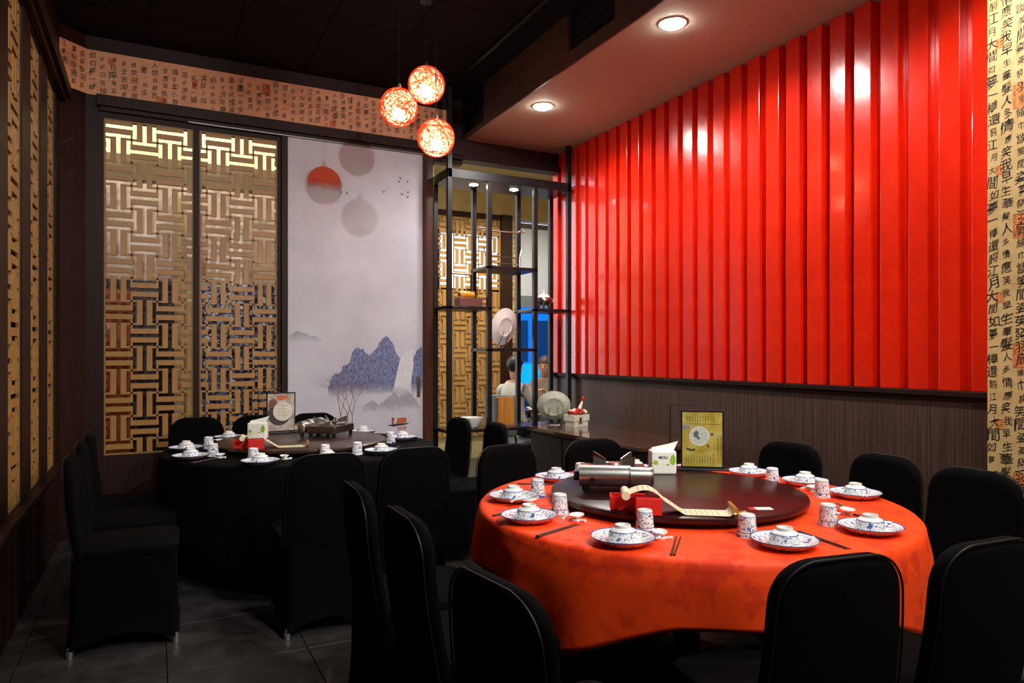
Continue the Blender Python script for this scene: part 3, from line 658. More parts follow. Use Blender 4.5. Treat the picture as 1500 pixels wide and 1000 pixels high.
obj('case_body', MB().box(-.085, .085, -.05, .05, 0, .28), plain('honey_wood', '#b0701f', .4, 0, .25, 30, (1, 1, .1)), wb, bevel=.004); obj('case_lid', MB().box(-.09, -.085, -.052, .052, .01, .27), M['brown_door'], wb)
tp = thing('incense_burner', 'small silver lidded censer with side handles on rack shelf', 'ornament', (3.53, 6.19, 1.85))
obj('pot', MB().lathe([(.0001, .045), (.05, .048), (.078, .075), (.082, .10), (.07, .12), (.06, .122)], 28), M['steel'], tp, smooth=True)
obj('lid', MB().lathe([(.066, .122), (.06, .14), (.035, .158), (.012, .165), (.012, .178), (.018, .188), (.0001, .20)], 24), M['white'], tp, smooth=True)
for a in (0, 2.1, 4.2): obj('foot', MB().tube([(.05 * math.cos(a), .05 * math.sin(a), .06), (.06 * math.cos(a), .06 * math.sin(a), .02), (.056 * math.cos(a), .056 * math.sin(a), 0)], .010, 8), M['black_metal'], tp, smooth=True)
for s in (-1, 1): obj('handle', MB().tube([(s * .078, 0, .075), (s * .11, 0, .08), (s * .112, 0, .115), (s * .08, 0, .115)], .008, 8), M['steel'], tp, smooth=True)
rk = thing('ornament_stand', 'chrome scroll-ended ornament stand with crossbars on rack upper shelf', 'ornament', (3.07, 6.2, 2.245))
for s in (-1, 1):
    obj('upright', MB().tube([(s * .19, 0, .0), (s * .19, 0, .12), (s * .21, 0, .2)], .006, 8).box(s * .19 - .02, s * .19 + .02, -.05, .05, 0, .008), M['chrome'], rk)
    obj('scroll_end', MB().tube([(s * .17, 0, .37), (s * .20, 0, .385), (s * .235, 0, .38), (s * .25, 0, .395), (s * .235, 0, .405)], .009, 8), M['chrome'], rk, smooth=True)
obj('crossbar', MB().tube([(-.19, 0, .115), (.19, 0, .115)], .005, 8), M['steel'], rk); obj('crossbar', MB().tube([(-.19, 0, .05), (.19, 0, .05)], .005, 8), M['steel'], rk)
obj('crossbar', MB().tube([(-.21, 0, .365), (.21, 0, .365)], .006, 8), M['chrome'], rk); obj('crossbar', MB().tube([(-.03, 0, .05), (-.03, 0, .36)], .005, 8), M['gold'], rk)
pf = thing('perch', 'thin rod perch on slim post beside red-brown box on rack', 'ornament', (2.79, 6.34, 1.85))
obj('post', MB().tube([(0, 0, 0), (0, 0, .33)], .010, 8).box(-.04, .04, -.04, .04, 0, .01), M['brown'], pf); obj('rod', MB().tube([(-.22, -.02, .335), (.02, 0, .335)], .009, 8), M['chrome'], pf, smooth=True)

# walnut counter and flower box
ct = thing('counter', 'low dark counter with glossy walnut top against red slatted wall', 'counter', (3.46, 4.98, 0))
obj('countertop', MB().prism([(-.27, -.95), (-.33, -.90), (-.33, .83), (.335, .83), (.335, -.95)], 'z', .69, .72), M['counter'], ct, bevel=.004)
obj('body', MB().box(-.28, .335, -.90, .83, .02, .69), M['brown'], ct)
for k in range(3): 
    d_ = obj('cupboard_door', MB().box(-.295, -.28, -.88 + .57 * k, -.33 + .57 * k, .06, .66), M['brown'], ct, bevel=.003)
    obj('knob', MB().lathe([(.0001, 0), (.012, .004), (.008, .02), (.0001, .02)], 12).xf(Matrix.Translation((-.295, -.4 + .57 * k, .4)) @ Matrix.Rotation(-PI / 2, 4, 'Y')), M['steel'], d_)
fl = thing('flower_box', 'small white wooden box of red and white flowers on walnut counter', 'flower box', (3.52, 5.55, .72), R(12))
crw = plain('white_painted_wood', '#d9d4c2', .6)
obj('box', MB().box(-.09, .09, -.06, .06, 0, .055), crw, fl, bevel=.003); obj('box_rim', MB().box(-.10, .10, -.07, .07, .055, .115), crw, fl, bevel=.003)
obj('bow', MB().sphere((-.02, -.072, .075), .018, 10, 8, (1, .4, 1)).tube([(-.02, -.074, .07), (-.04, -.076, .035)], .005, 6).tube([(-.02, -.074, .07), (-.005, -.076, .03)], .005, 6), plain('brown_ribbon', '#5a2a1c', .6), fl, smooth=True)
rf = random.Random(11); fr_ = plain('red_petal', '#b3261c', .6); fw_ = plain('cream_petal', '#e6d8bf', .6)
def flower_mesh(r, mat, seed):
    q = random.Random(seed); mb = MB()
    for k in range(9):
        a = 2.4 * k; t = .35 + .08 * k
        mb.sphere((r * .55 * math.cos(a) * t, r * .55 * math.sin(a) * t, -.002 * k + q.uniform(0, .004)), r * .5, 8, 5, (1, 1, .45))
    me = mb.mesh('flower', smooth=True); me.materials.append(mat); return me
fm = [flower_mesh(.026, fr_, 1), flower_mesh(.026, fw_, 2)]
for k in range(22):
    a = k * 2.4; rr = .018 * math.sqrt(k)
    obj('flower', fm[0 if k % 5 in (0, 2) else 1], None, fl, loc=(rr * 1.25 * math.cos(a), rr * .85 * math.sin(a), .13 + .03 * (1 - rr / .09) + rf.uniform(0, .015)))
obj('plume', MB().tube([(.03, 0, .14), (.05, 0, .19), (.075, 0, .235)], [.018, .016, .006], 10), fw_, fl, smooth=True); obj('plume_tip', MB().sphere((.085, 0, .255), .016, 10, 8, (1, 1, 1.6)), fr_, fl, smooth=True)

# ================================================================== CHAIRS
def chair_parts(t):
    # local +y faces the table; backrest at y = -.24 (top), origin on the floor under the seat
    def outline(z):   # half width of the back at height z
        wmax, ztop, rad = .215 - .025 * max(0, (z - .45)) / .45, .90, .105
        if z > ztop - rad: wmax = wmax - rad + math.sqrt(max(0, rad * rad - (z - ztop + rad) ** 2))
        return wmax
    zs = [.44 + .35 * k / 7 for k in range(8)] + [.795 + .105 * math.sin(PI / 2 * k / 9) for k in range(1, 10)]
    mb = MB(); n = 13; ring = []
    for z in zs:
        hw = max(outline(z), .03); yc = -.20 - .045 * (z - .44) / .46 - .012 * math.sin((z - .44) / .46 * PI); th = .028 if z < .86 else .028 * math.sqrt(max(.12, 1 - ((z - .86) / .045) ** 2))
        row = []
        for k in range(2 * n):
            a = PI * 2 * (k + .5) / (2 * n); ca, sa = math.cos(a), math.sin(a)
            x = hw * math.copysign(abs(ca) ** .35, ca); y = yc + th * math.copysign(abs(sa) ** .6, sa) - .03 * (x / .2) ** 2 * -1 * .6
            row.append((x, y, z))
        ring.append(row)
    N = 2 * n; vs = [v for r in ring for v in r]; fs = []
    for i in range(len(ring) - 1):
        for k in range(N): fs.append((i * N + k, i * N + (k + 1) % N, (i + 1) * N + (k + 1) % N, (i + 1) * N + k))
    fs.append(tuple((len(ring) - 1) * N + k for k in range(N))); fs.append(tuple(range(N))[::-1])
    mb.add(vs, fs); bo = obj('back_cover', mb, M['black_cloth'], t, smooth=True)
    pts = []
    for sgn, zz in ((-1, zs), (1, zs[::-1])):
        for z in zz:
            hw = max(outline(z), .03); pts.append((sgn * (hw - .004), -.20 - .045 * (z - .44) / .46 - .012 * math.sin((z - .44) / .46 * PI) + .018 * (hw / .2) ** 2 - .024, z + (.0 if z < .895 else .001)))
    obj('piping', MB().tube(pts, .0032, 6), M['pipe'], bo, smooth=True)
    def rr(hx, y0, y1, z, rad, hem=0):
        out = []; q = 6; hy = (y1 - y0) / 2; cy = (y0 + y1) / 2
        for cx, cyy, a0 in ((hx - rad, hy - rad, 0), (-hx + rad, hy - rad, 90), (-hx + rad, -hy + rad, 180), (hx - rad, -hy + rad, 270)):
            for k in range(q + 1):
                a = R(a0 + 90 * k / q); out.append((cx + rad * math.cos(a), cy + cyy + rad * math.sin(a), z))
        full = []
        for i in range(len(out)):
            full.append(out[i]); j = (i + 1) % len(out)
            if i % (q + 1) == q:
                for tt in (.25, .5, .75):
                    p = [out[i][d] + (out[j][d] - out[i][d]) * tt for d in range(3)]
                    inn = 4 * tt * (1 - tt); p[2] += hem * inn
                    p[0] *= 1 - .03 * inn * (1 if hem else 0)
                    full.append(tuple(p))
        return full
    # seat cushion
    L = [rr(.19, -.20, .21, .49, .05), rr(.208, -.205, .225, .48, .055), rr(.212, -.205, .23, .465, .055), rr(.208, -.205, .225, .445, .055)]
    def loft(L, cap0, cap1):
        m = MB(); K = len(L[0]); vs = [v for r in L for v in r]; fs = []
        for i in range(len(L) - 1):
            for k in range(K): fs.append((i * K + k, i * K + (k + 1) % K, (i + 1) * K + (k + 1) % K, (i + 1) * K + k))
        if cap0: fs.append(tuple(range(K)))
        if cap1: fs.append(tuple((len(L) - 1) * K + k for k in range(K))[::-1])
        return m.add(vs, fs)
    obj('seat_cover', loft(L, True, True), M['black_cloth'], t, smooth=True)
    S = [rr(.206, -.222, .222, .45, .05), rr(.200, -.224, .220, .35, .045, .0), rr(.196, -.228, .220, .20, .04, .0), rr(.200, -.236, .225, .08, .035, .02), rr(.208, -.245, .232, .035, .03, .05)]
    obj('skirt', loft(S, False, False), M['black_cloth'], t, smooth=True)
    for sx in (-1, 1):
        for y in (-.225, .215):
            obj('foot', MB().lathe([(.0001, 0), (.014, 0), (.016, .03), (.012, .05), (.0001, .05)], 12, (sx * .190, y, 0)), M['silver'], t, smooth=True)
chair0 = thing('banquet_chair', 'x', 'chair'); chair_parts(chair0); first = [True]
def place_chair(bx, by, deg, label, group):
    a = R(deg); loc = (bx - math.sin(a) * .245, by + math.cos(a) * .245, 0)
    if first[0]: first[0] = False; c = chair0; c.location = loc; c.rotation_euler = (0, 0, a); c['label'] = label; c['group'] = group
    else: c = dup(chair0, loc, a, label, group)
    return c
g1 = 'chairs around the red table'; g2 = 'chairs around the black-clothed table'; B_ = 'black covered banquet chair '
for bx, by, dg, lb in [(.67, 1.40, -83, 'at red table beside long hanging cloth corner, on the aisle'), (.70, 2.12, -90, 'on aisle side of red table, middle of three'),
        (.68, 2.63, -92, 'on aisle side of red table, nearest the black table'), (1.50, 1.16, -9, 'at red table between the hanging cloth corner and the calligraphy wall'),
        (1.98, 1.08, -4, 'at red table, back to the room, nearest the calligraphy wall'), (3.12, 1.75, 88, 'with its back to the calligraphy wall, at red table'),
        (3.19, 2.21, 84, 'with its back to the wainscot, middle of three by the wall'), (3.17, 2.77, 94, 'with its back to the wainscot, nearest the menu stand'),
        (2.27, 3.40, 180, 'behind the gas stove, back turned to the walnut counter'), (1.70, 3.40, -168, 'at far side of red table, back turned to the shelving rack')]:
    place_chair(bx, by, dg, B_ + lb, g1)
for bx, by, dg, lb in [(2.12, 5.02, 92, 'beside black table, nearest the shelving rack'), (2.20, 4.53, 86, 'beside black table, between rack and red table'),
        (.295, 5.97, 180, 'with its back to the lattice screen beside corner'), (.745, 5.98, 180, 'behind the menu stand of the black table'),
        (1.19, 5.98, 180, 'behind the stove of the black table, against the white door'), (.77, 3.53, 0, 'on room side of black table, nearer the lattice wall'),
        (1.24, 3.55, 2, 'on room side of black table, nearer the red table'), (-.36, 3.97, -92, 'by narrow-panelled lattice wall, farthest from the corner'),
        (-.36, 4.50, -90, 'by narrow-panelled lattice wall, middle of three'), (-.36, 5.02, -88, 'by narrow-panelled lattice wall, nearest the corner')]:
    place_chair(bx, by, dg, B_ + lb, g2)

# ================================================================== TABLES
TZ = .752; LZ = .802
def table(cx, cy, label):
    t = thing('round_table', label, 'table', (cx, cy, 0))
    obj('tabletop', MB().lathe([(.0001, .72), (.895, .72), (.897, .735), (.895, .7495), (.0001, .7495)], 64), M['table_wood'], t, smooth=True)
    obj('pedestal', MB().lathe([(.0001, .03), (.28, .03), (.28, .05), (.06, .09), (.05, .5), (.2, .719), (.0001, .719)], 32), M['black_metal'], t, smooth=True)
    for k in range(4):
        a = PI / 4 + k * PI / 2; obj('foot', MB().tube([(.1 * math.cos(a), .1 * math.sin(a), .04), (.42 * math.cos(a), .42 * math.sin(a), .025)], .025, 8), M['black_metal'], t, smooth=True)
    return t
def cloth(name, cx, cy, mat, drop, label, cat, fold, seed, nphi=220):
    rnd = random.Random(seed); ph = [rnd.uniform(0, 6.28) for _ in range(6)]; Rt = .898; mb = MB(); vs = []; fs = []
    def wav(p): return .45 * math.sin(7 * p + ph[0]) + .35 * math.sin(13 * p + ph[1]) + .3 * math.sin(19 * p + ph[2])
    prof = [(0.05, 0), (.5, 0), (.8, 0), (.875, 0), (.893, -.0015)]
    nd = 14
    for (r, zz) in prof:
        for k in range(nphi): a = 2 * PI * k / nphi; vs.append((r * math.cos(a), r * math.sin(a), zz))
    for i in range(1, nd + 1):
        for k in range(nphi):
            a = 2 * PI * k / nphi; d = drop(a); t = i / nd; z = -d * t + (.008 if i == 1 else 0) * 0
            rr = .9 + .012 * min(1, t * 3) + fold * wav(a) * t ** 1.3 * (d / .3) ** .5 + fold * .9 * t * (d / .3)
            if i == 1: z = -.012; rr = .9035
            vs.append((rr * math.cos(a), rr * math.sin(a), z))
    rows = len(prof) + nd
    for i in range(rows - 1):
        for k in range(nphi): fs.append((i * nphi + k, i * nphi + (k + 1) % nphi, (i + 1) * nphi + (k + 1) % nphi, (i + 1) * nphi + k))
    fs.append(tuple(range(nphi)))
    me = bpy.data.meshes.new(name); me.from_pydata(vs, [], fs); me.materials.append(mat)
    for p in me.polygons: p.use_smooth = True
    me.update(); o = obj(name, me, None, loc=(cx, cy, TZ)); so = o.modifiers.new('thickness', 'SOLIDIFY'); so.thickness = .0018; so.offset = -1
    return tag(o, label, cat)
T1 = (2.07, 2.374); T2 = (.93, 5.02)
table(*T1, 'round banquet table under the red cloth'); table(*T2, 'round banquet table under the black cloth')
def corner(a, c, wd): 
    d = abs((a - c + PI) % (2 * PI) - PI); return max(0, 1 - d / wd)
drop1 = lambda a: .205 + .012 * math.sin(5 * a + 1) + .16 * corner(a, R(203), .42) ** 1.3 + .13 * corner(a, R(292), .5) ** 1.2 + .05 * corner(a, R(112), .42) + .03 * corner(a, R(22), .42)
cloth('tablecloth', *T1, M['redcloth'], drop1, 'bright red-orange damask cloth draped over the round table by slatted wall', 'tablecloth', .024, 3)
drop2 = lambda a: .255 + .42 * max(0, math.cos(a - R(262))) ** 1.6 * (1 if math.cos(a - R(262)) > 0 else 0)
cloth('tablecloth', *T2, M['black_cloth'], drop2, 'plain black cloth draped over the round table by the white door', 'tablecloth', .014, 8)
def susan(cx, cy, r, mat, label):
    t = thing('lazy_susan', label, 'turntable', (cx, cy, TZ))
    obj('bearing_base', MB().lathe([(.0001, 0), (.16, 0), (.16, .016), (.0001, .016)], 40), M['black_plastic'], t)
    obj('disc', MB().lathe([(.0001, .016), (r - .02, .016), (r - .004, .024), (r, .034), (r - .003, .044), (r - .014, .05), (.0001, .05)], 72), mat, t, smooth=True)
susan(2.05, 2.42, .55, M['susan'], 'dark mahogany lazy susan on the red table'); susan(.93, 5.04, .575, M['susan_brown'], 'dark brown lazy susan on the black table')

# ---- tableware prototypes
plate_me = MB().lathe([(.0001, .010), (.055, .010), (.075, .014), (.105, .028), (.109, .031), (.110, .029), (.085, .010), (.062, .004), (.060, 0), (.052, 0), (.050, .005), (.0001, .005)], 56).mesh('plate', True); plate_me.materials.append(M['plate'])
bowl_me = MB().lathe([(.046, .003), (.047, 0), (.050, 0), (.0495, .018), (.047, .032), (.040, .042), (.029, .047), (.027, .0475), (.026, .057), (.023, .057), (.022, .050), (.0001, .050)], 44).mesh('bowl', True); bowl_me.materials.append(M['bowl'])
cup_me = MB().lathe([(.033, .004), (.034, 0), (.0375, 0), (.037, .008), (.0335, .020), (.031, .045), (.029, .070), (.028, .077), (.025, .081), (.020, .081), (.019, .079), (.0001, .079)], 40).mesh('cup', True); cup_me.materials.append(M['cup'])
def spoon_mesh():
    mb = MB(); nu, nv = 16, 6; vs = []; fs = []
    for i in range(nv + 1):
        t = i / nv
        for k in range(nu):
            a = 2 * PI * k / nu; vs.append((.026 * t * math.cos(a), .034 * t * math.sin(a), .004 + .014 * t ** 2.2))
    for i in range(nv):
        for k in range(nu): fs.append((i * nu + k, i * nu + (k + 1) % nu, (i + 1) * nu + (k + 1) % nu, (i + 1) * nu + k))
    o = len(vs); vs2 = [(x * 1.06, y * 1.05, z - .003) for x, y, z in vs]; fs2 = [tuple(o + i for i in f[::-1]) for f in fs]
    rim = [(nv * nu + k, nv * nu + (k + 1) % nu, o + nv * nu + (k + 1) % nu, o + nv * nu + k) for k in range(nu)]
    mb.add(vs + vs2, fs + fs2 + rim)
    hp = []
    for t in range(8):
        u = t / 7; hp.append((0, -.030 - .072 * u, .016 + .010 * math.sin(u * PI) * .6 + .004 * u))
    W = [.010, .007, .0065, .0065, .007, .008, .0095, .008]
    for (p, q_, w1, w2) in zip(hp, hp[1:], W, W[1:]):
        mb.add([(-w1, p[1], p[2]), (w1, p[1], p[2]), (w1, p[1], p[2] - .006), (-w1, p[1], p[2] - .006), (-w2, q_[1], q_[2]), (w2, q_[1], q_[2]), (w2, q_[1], q_[2] - .006), (-w2, q_[1], q_[2] - .006)],
               [(0, 1, 5, 4), (1, 2, 6, 5), (2, 3, 7, 6), (3, 0, 4, 7), (0, 3, 2, 1), (4, 5, 6, 7)])
    return mb.xf(Matrix.Translation((0, .035, .009)))
spoon_me = spoon_mesh().mesh('spoon', True); spoon_me.materials.append(M['white'])
rest_me = MB().tube([(-.012, .03, .005), (.025, .03, .005), (.045, .03, .007)], [.006, .005, .007], 8).box(-.02, .02, .012, .045, 0, .0095).mesh('spoon_rest', True, .002); rest_me.materials.append(M['white'])
chop_me = MB().tube([(0, -.12, .004), (0, 0, .0035), (0, .12, .0028)], [.0042, .0036, .0026], 6).mesh('chopstick', True); chop_me.materials.append(M['bamboo'])
def inst(name, me, loc, rz, label, cat, group):
    return tag(obj(name, me, None, loc=loc, rot=(0, 0, rz)), label, cat, group)
def setting(tbl, idx, ref, plate=None, cup=None, spoon=None, chop=None, bowl=True, tn='red table'):
    wh = '%s setting clockwise from %s on %s' % (ORD[idx], ref, tn) if idx else 'setting nearest %s on %s' % (ref, tn)
    G = lambda s: s + ' on the ' + tn
    rz = random.uniform(0, 6.28)
    if plate:
        inst('plate', plate_me, (plate[0], plate[1], TZ), rz, 'blue-and-white plate, ' + wh, 'plate', G('plates'))
        if bowl: inst('rice_bowl', bowl_me, (plate[0], plate[1], TZ + .0101), rz + 1, 'upturned patterned bowl, ' + wh, 'bowl', G('upturned bowls'))
    if cup: inst('teacup', cup_me, (cup[0], cup[1], TZ), rz + 2, 'upturned patterned teacup, ' + wh, 'cup', G('upturned teacups'))
    if spoon:
        (a, b) = spoon; d = Vector((b[0] - a[0], b[1] - a[1], 0)); an = math.atan2(-d.x, d.y); mid = ((a[0] + b[0]) / 2, (a[1] + b[1]) / 2)
        inst('soup_spoon', spoon_me, (mid[0], mid[1], TZ), an, 'white porcelain soup spoon, ' + wh, 'spoon', G('soup spoons'))
        inst('spoon_rest', rest_me, (mid[0], mid[1], TZ), an, 'white porcelain spoon rest, ' + wh, 'spoon rest', G('spoon rests'))
    if chop:
        (a, b) = chop; d = Vector((b[0] - a[0], b[1] - a[1], 0)).normalized(); an = math.atan2(-d.x, d.y); mid = Vector(((a[0] + b[0]) / 2, (a[1] + b[1]) / 2, 0)); nrm = Vector((-d.y, d.x, 0))
        for s in (-1, 1):
            p = mid + nrm * .0062 * s
            near = plate and (Vector((plate[0], plate[1], 0)) - p).length < (Vector((plate[0], plate[1], 0)) - mid).length
            inst('chopstick', chop_me, (p.x, p.y, TZ), an + s * .012, 'chopstick %s its plate, ' % ('nearer' if near else 'farther from') + wh, 'chopsticks', G('chopsticks'))
rb = 'scroll box'
setting(T1, 0, rb, (1.415, 1.94), (1.585, 2.04), ((1.50, 1.86), (1.60, 1.97)), ((1.44, 1.72), (1.67, 1.95)))
setting(T1, 1, rb, (1.285, 2.367), (1.459, 2.428), ((1.365, 2.255), (1.48, 2.305)), ((1.17, 2.135), (1.45, 2.245)))
setting(T1, 2, rb, (1.405, 2.732), (1.54, 2.755), ((1.34, 2.615), (1.45, 2.63)), ((1.20, 2.50), (1.42, 2.575)))
setting(T1, 3, rb, (1.82, 3.062), (1.967, 3.06), None, ((1.60, 3.06), (1.80, 2.94)))
setting(T1, 4, rb, (2.347, 3.107), (2.475, 3.10))
setting(T1, 5, rb, (2.62, 2.95), None, bowl=False)
setting(T1, 6, rb, (2.80, 2.72))
setting(T1, 7, rb, (2.845, 2.40), (2.73, 2.50))
setting(T1, 8, rb, (2.80, 2.09), (2.68, 2.17), ((2.665, 2.26), (2.77, 2.28)))
setting(T1, 9, rb, (2.299, 1.656), (2.26, 1.802), ((2.51, 1.96), (2.46, 1.86)), ((2.49, 1.88), (2.45, 1.62)))
ORD.append('eleventh')
setting(T1, 10, rb, (1.874, 1.664), (1.862, 1.818), None, ((2.07, 1.79), (2.03, 1.53)))
rb2 = 'scroll box'
setting(T2, 0, rb2, (.551, 4.30), (.53, 4.452), ((.70, 4.36), (.71, 4.46)), ((.79, 4.40), (.76, 4.28)), tn='black table')
setting(T2, 1, rb2, (.20, 4.714), (.33, 4.79), ((.30, 4.62), (.38, 4.71)), ((.20, 4.53), (.36, 4.70)), tn='black table')
setting(T2, 2, rb2, (.19, 5.136), (.33, 5.19), tn='black table')
setting(T2, 3, rb2, (.50, 5.66), None, ((.36, 5.45), (.43, 5.5)), tn='black table')
setting(T2, 4, rb2, (1.50, 5.57), (1.39, 5.63), tn='black table')
setting(T2, 5, rb2, (1.66, 5.04), (1.53, 4.93), tn='black table')
setting(T2, 6, rb2, (1.31, 4.42), (1.16, 4.45), None, ((1.42, 4.52), (1.52, 4.70)), tn='black table')
setting(T2, 7, rb2, (.934, 4.27), (.95, 4.422), tn='black table')

# ---- things on the lazy susans
def menu(loc, rz, label, style):
    t = thing('menu_stand', label, 'menu stand', loc, rz); w2, h0, h1 = .10, .02, .30
    fr = MB().tube([(-w2 - .06, .02, .045), (-w2 - .06, .02, .335), (w2 - .08, .02, .335), (w2 - .08, .02, .30)], .0035, 8)
    obj('wire_loop', fr, M['black_metal'], t, smooth=True)
    obj('base', MB().box(-w2 - .07, w2 + .03, -.03, .05, 0, .012), M['black_trim'], t, bevel=.003)
    obj('upright', MB().box(-w2 - .064, -w2 - .056, .016, .024, .012, .05), M['black_metal'], t)
    obj('frame', MB().box(-w2 - .006, w2 + .006, -.008, .006, h0 - .008, h0).box(-w2 - .006, w2 + .006, -.008, .006, h1, h1 + .008).box(-w2 - .006, -w2, -.008, .006, h0, h1).box(w2, w2 + .006, -.008, .006, h0, h1), M['black_metal'], t, bevel=.001)
    pm = NT(style + '_menu_print'); co = pm.coord('Object'); nz = pm.noise(co, 14, 4)
    if style == 'yellow': pm.l(pm.ramp(nz, [(.35, srgb('#9a8428')), (.65, srgb('#b5a757'))]), pm.b.inputs['Base Color'])
    else: pm.l(pm.ramp(nz, [(.35, srgb('#8c8078')), (.65, srgb('#c3bbb0'))]), pm.b.inputs['Base Color'])
    pm.set(Roughness=.25)
    card = obj('card', MB().box(-w2, w2, -.004, .002, h0, h1), pm.m, t)
    yy = -.0046
    def dec(name, poly, mat, dy=0):
        me = bpy.data.meshes.new(name); me.from_pydata([(x, yy - dy, z) for x, z in poly], [], [tuple(range(len(poly)))]); me.materials.append(mat); obj(name, me, None, card)
    def marks(x0, x1, z0, z1, n, mat):
        mb = MB(); q = random.Random(n)
        for k in range(n):
            x = x0 + (x1 - x0) * k / max(1, n - 1); z = z1
            while z > z0:
                hh = q.uniform(.002, .004); mb.add([(x - .0017, yy - .0002, z - hh), (x + .0017, yy - .0002, z - hh), (x + .0017, yy - .0002, z), (x - .0017, yy - .0002, z)], [(0, 1, 2, 3)]); z -= hh + q.uniform(.0012, .003)
        me = bpy.data.meshes.new('small_print'); me.from_pydata(mb.v, [], mb.f); me.materials.append(mat); obj('small_print', me, None, card)
    grey = plain(style + '_print_ink', '#3a3428', .6); pale = plain(style + '_print_disc', '#c7c9b8', .5)
    if style == 'yellow':
        dec('printed_plate', circ(-.015, .175, .05), pale); dec('printed_plate_ring', circ(-.015, .175, .044), plain('disc_inner', '#b3b8ad', .5, 0, .2, 60), .0001)
        dec('printed_drawing', [(-.045, .19), (-.03, .205), (-.018, .195), (-.022, .175), (-.01, .165), (-.018, .155), (-.03, .168), (-.042, .17)], plain('drawing_ink', '#52566a', .6), .0002)
        dec('printed_berry', circ(.048, .185, .008), plain('berry_ink', '#4a4c66', .6)); dec('printed_tag', [(-.10, .21), (-.065, .213), (-.06, .222), (-.075, .232), (-.10, .23)], plain('tag_ink', '#77738a', .6))
        dec('printed_pencil', [(.052, .03), (.058, .03), (.057, .09), (.053, .09)], plain('pencil_ink', '#a4671e', .6)); dec('printed_pepper', [(.02, .125), (.038, .115), (.034, .128), (.024, .134)], plain('pepper_ink', '#7a3a1c', .6))
        dec('printed_branch', [(-.08, .105), (-.06, .098), (-.035, .10), (-.035, .112), (-.055, .108), (-.078, .116)], grey); dec('printed_rule', [(-.085, .236), (.09, .236), (.09, .238), (-.085, .238)], grey)
        marks(-.075, .055, .25, .28, 11, grey); marks(-.08, .04, .04, .075, 10, grey); marks(.078, .092, .07, .18, 2, grey)
    else:
        dec('printed_crescent', circ(-.015, .145, .085), plain('crescent_ink', '#3a302e', .5, 0, .5, 50)); dec('printed_plate', circ(.012, .165, .072), plain('menu_disc', '#c9c3b6', .5), .0001)
        dec('printed_food', [(-.035, .255), (.0, .248), (.05, .262), (.045, .282), (.0, .288), (-.03, .282)], plain('food_ink', '#b5583a', .5, 0, .3, 60), .0001); dec('printed_meat', [(-.095, .2), (-.06, .19), (-.03, .24), (-.05, .262), (-.09, .25)], plain('meat_ink', '#6b3f36', .5, 0, .4, 60), .0001)
        mb = MB()
        for k in range(4):
            z = .205 - .024 * k; q = random.Random(k); x = -.03
            while x < .045:
                l = q.uniform(.003, .008); mb.add([(x, yy - .0004, z), (x + l, yy - .0004, z), (x + l, yy - .0004, z + .004), (x, yy - .0004, z + .004)], [(0, 1, 2, 3)]); x += l + .003
        me = bpy.data.meshes.new('small_print'); me.from_pydata(mb.v, [], mb.f); me.materials.append(plain('menu_text_ink', '#7a7468', .6)); obj('small_print', me, None, card)
menu((2.50, 2.745, LZ), R(-36), 'black menu stand holding a yellow printed card on red table', 'yellow')
menu((.85, 5.48, LZ), R(8), 'black menu stand holding a grey food photo card on black table', 'photo')
def stove(loc, rz, label, cyl=True, flip=False):
    t = thing('gas_stove', label, 'gas stove', loc, rz); sx = -1 if flip else 1
    body_m = M['steel']
    obj('body', MB().box(-.15, .15, -.02, .20, .03, .085), body_m, t, bevel=.008)
    for x in (-.13, .13):
        for y in (.0, .18): obj('leg', MB().lathe([(.0001, 0), (.012, 0), (.014, .034), (.0001, .034)], 12, (x, y, 0)), M['black_plastic'], t)
    for x in (-.12, .12): obj('leg', MB().lathe([(.0001, 0), (.012, 0), (.014, .03), (.0001, .03)], 12, (x, -.075, 0)), M['black_plastic'], t)
    cyl_ = obj('gas_housing', MB().tube([(-.155, -.075, .073), (.06, -.075, .073)], .046, 28), M['chrome'], t, smooth=True)
    obj('housing_ring', MB().tube([(.055, -.075, .073), (.062, -.075, .073)], .0475, 28), M['steel'], cyl_, smooth=True)
    obj('canister', MB().tube([(.062, -.075, .071), (.155, -.075, .071), (.16, -.075, .071)], [.042, .042, .036], 28), M['chrome'], t, smooth=True)
    obj('canister_rim', MB().tube([(.148, -.075, .071), (.155, -.075, .071)], .0435, 28), M['steel'], t, smooth=True)
    obj('knob', MB().tube([(-.178, -.075, .073), (-.155, -.075, .073)], .022, 18), M['black_plastic'], t, smooth=True)
    obj('port', MB().tube([(-.10, -.123, .06), (-.10, -.118, .06)], .013, 16), M['black_plastic'], cyl_)
    obj('drip_tray', MB().lathe([(.0001, .088), (.10, .088), (.11, .094), (.11, .086), (.0001, .085)], 32, (0, .085, 0)), M['steel'], t, smooth=True)
    obj('burner', MB().lathe([(.0001, .108), (.03, .106), (.036, .10), (.034, .088), (.0001, .088)], 24, (0, .085, 0)), M['chrome'], t, smooth=True)
    for k in range(4):
        a = PI / 4 + k * PI / 2; Mx = Matrix.Translation((0, .085, .088)) @ Matrix.Rotation(a, 4, 'Z')
        obj('pan_support', MB().prism([(.045, 0), (.12, 0), (.125, .055), (.115, .055), (.05, .03)], 'y', -.003, .003).xf(Mx), M['steel'], t)
stove((1.80, 2.53, LZ), R(-32), 'chrome portable gas stove on the red table turntable')
stove((1.08, 5.20, LZ), R(-130), 'portable gas stove with four legs on the black table turntable')
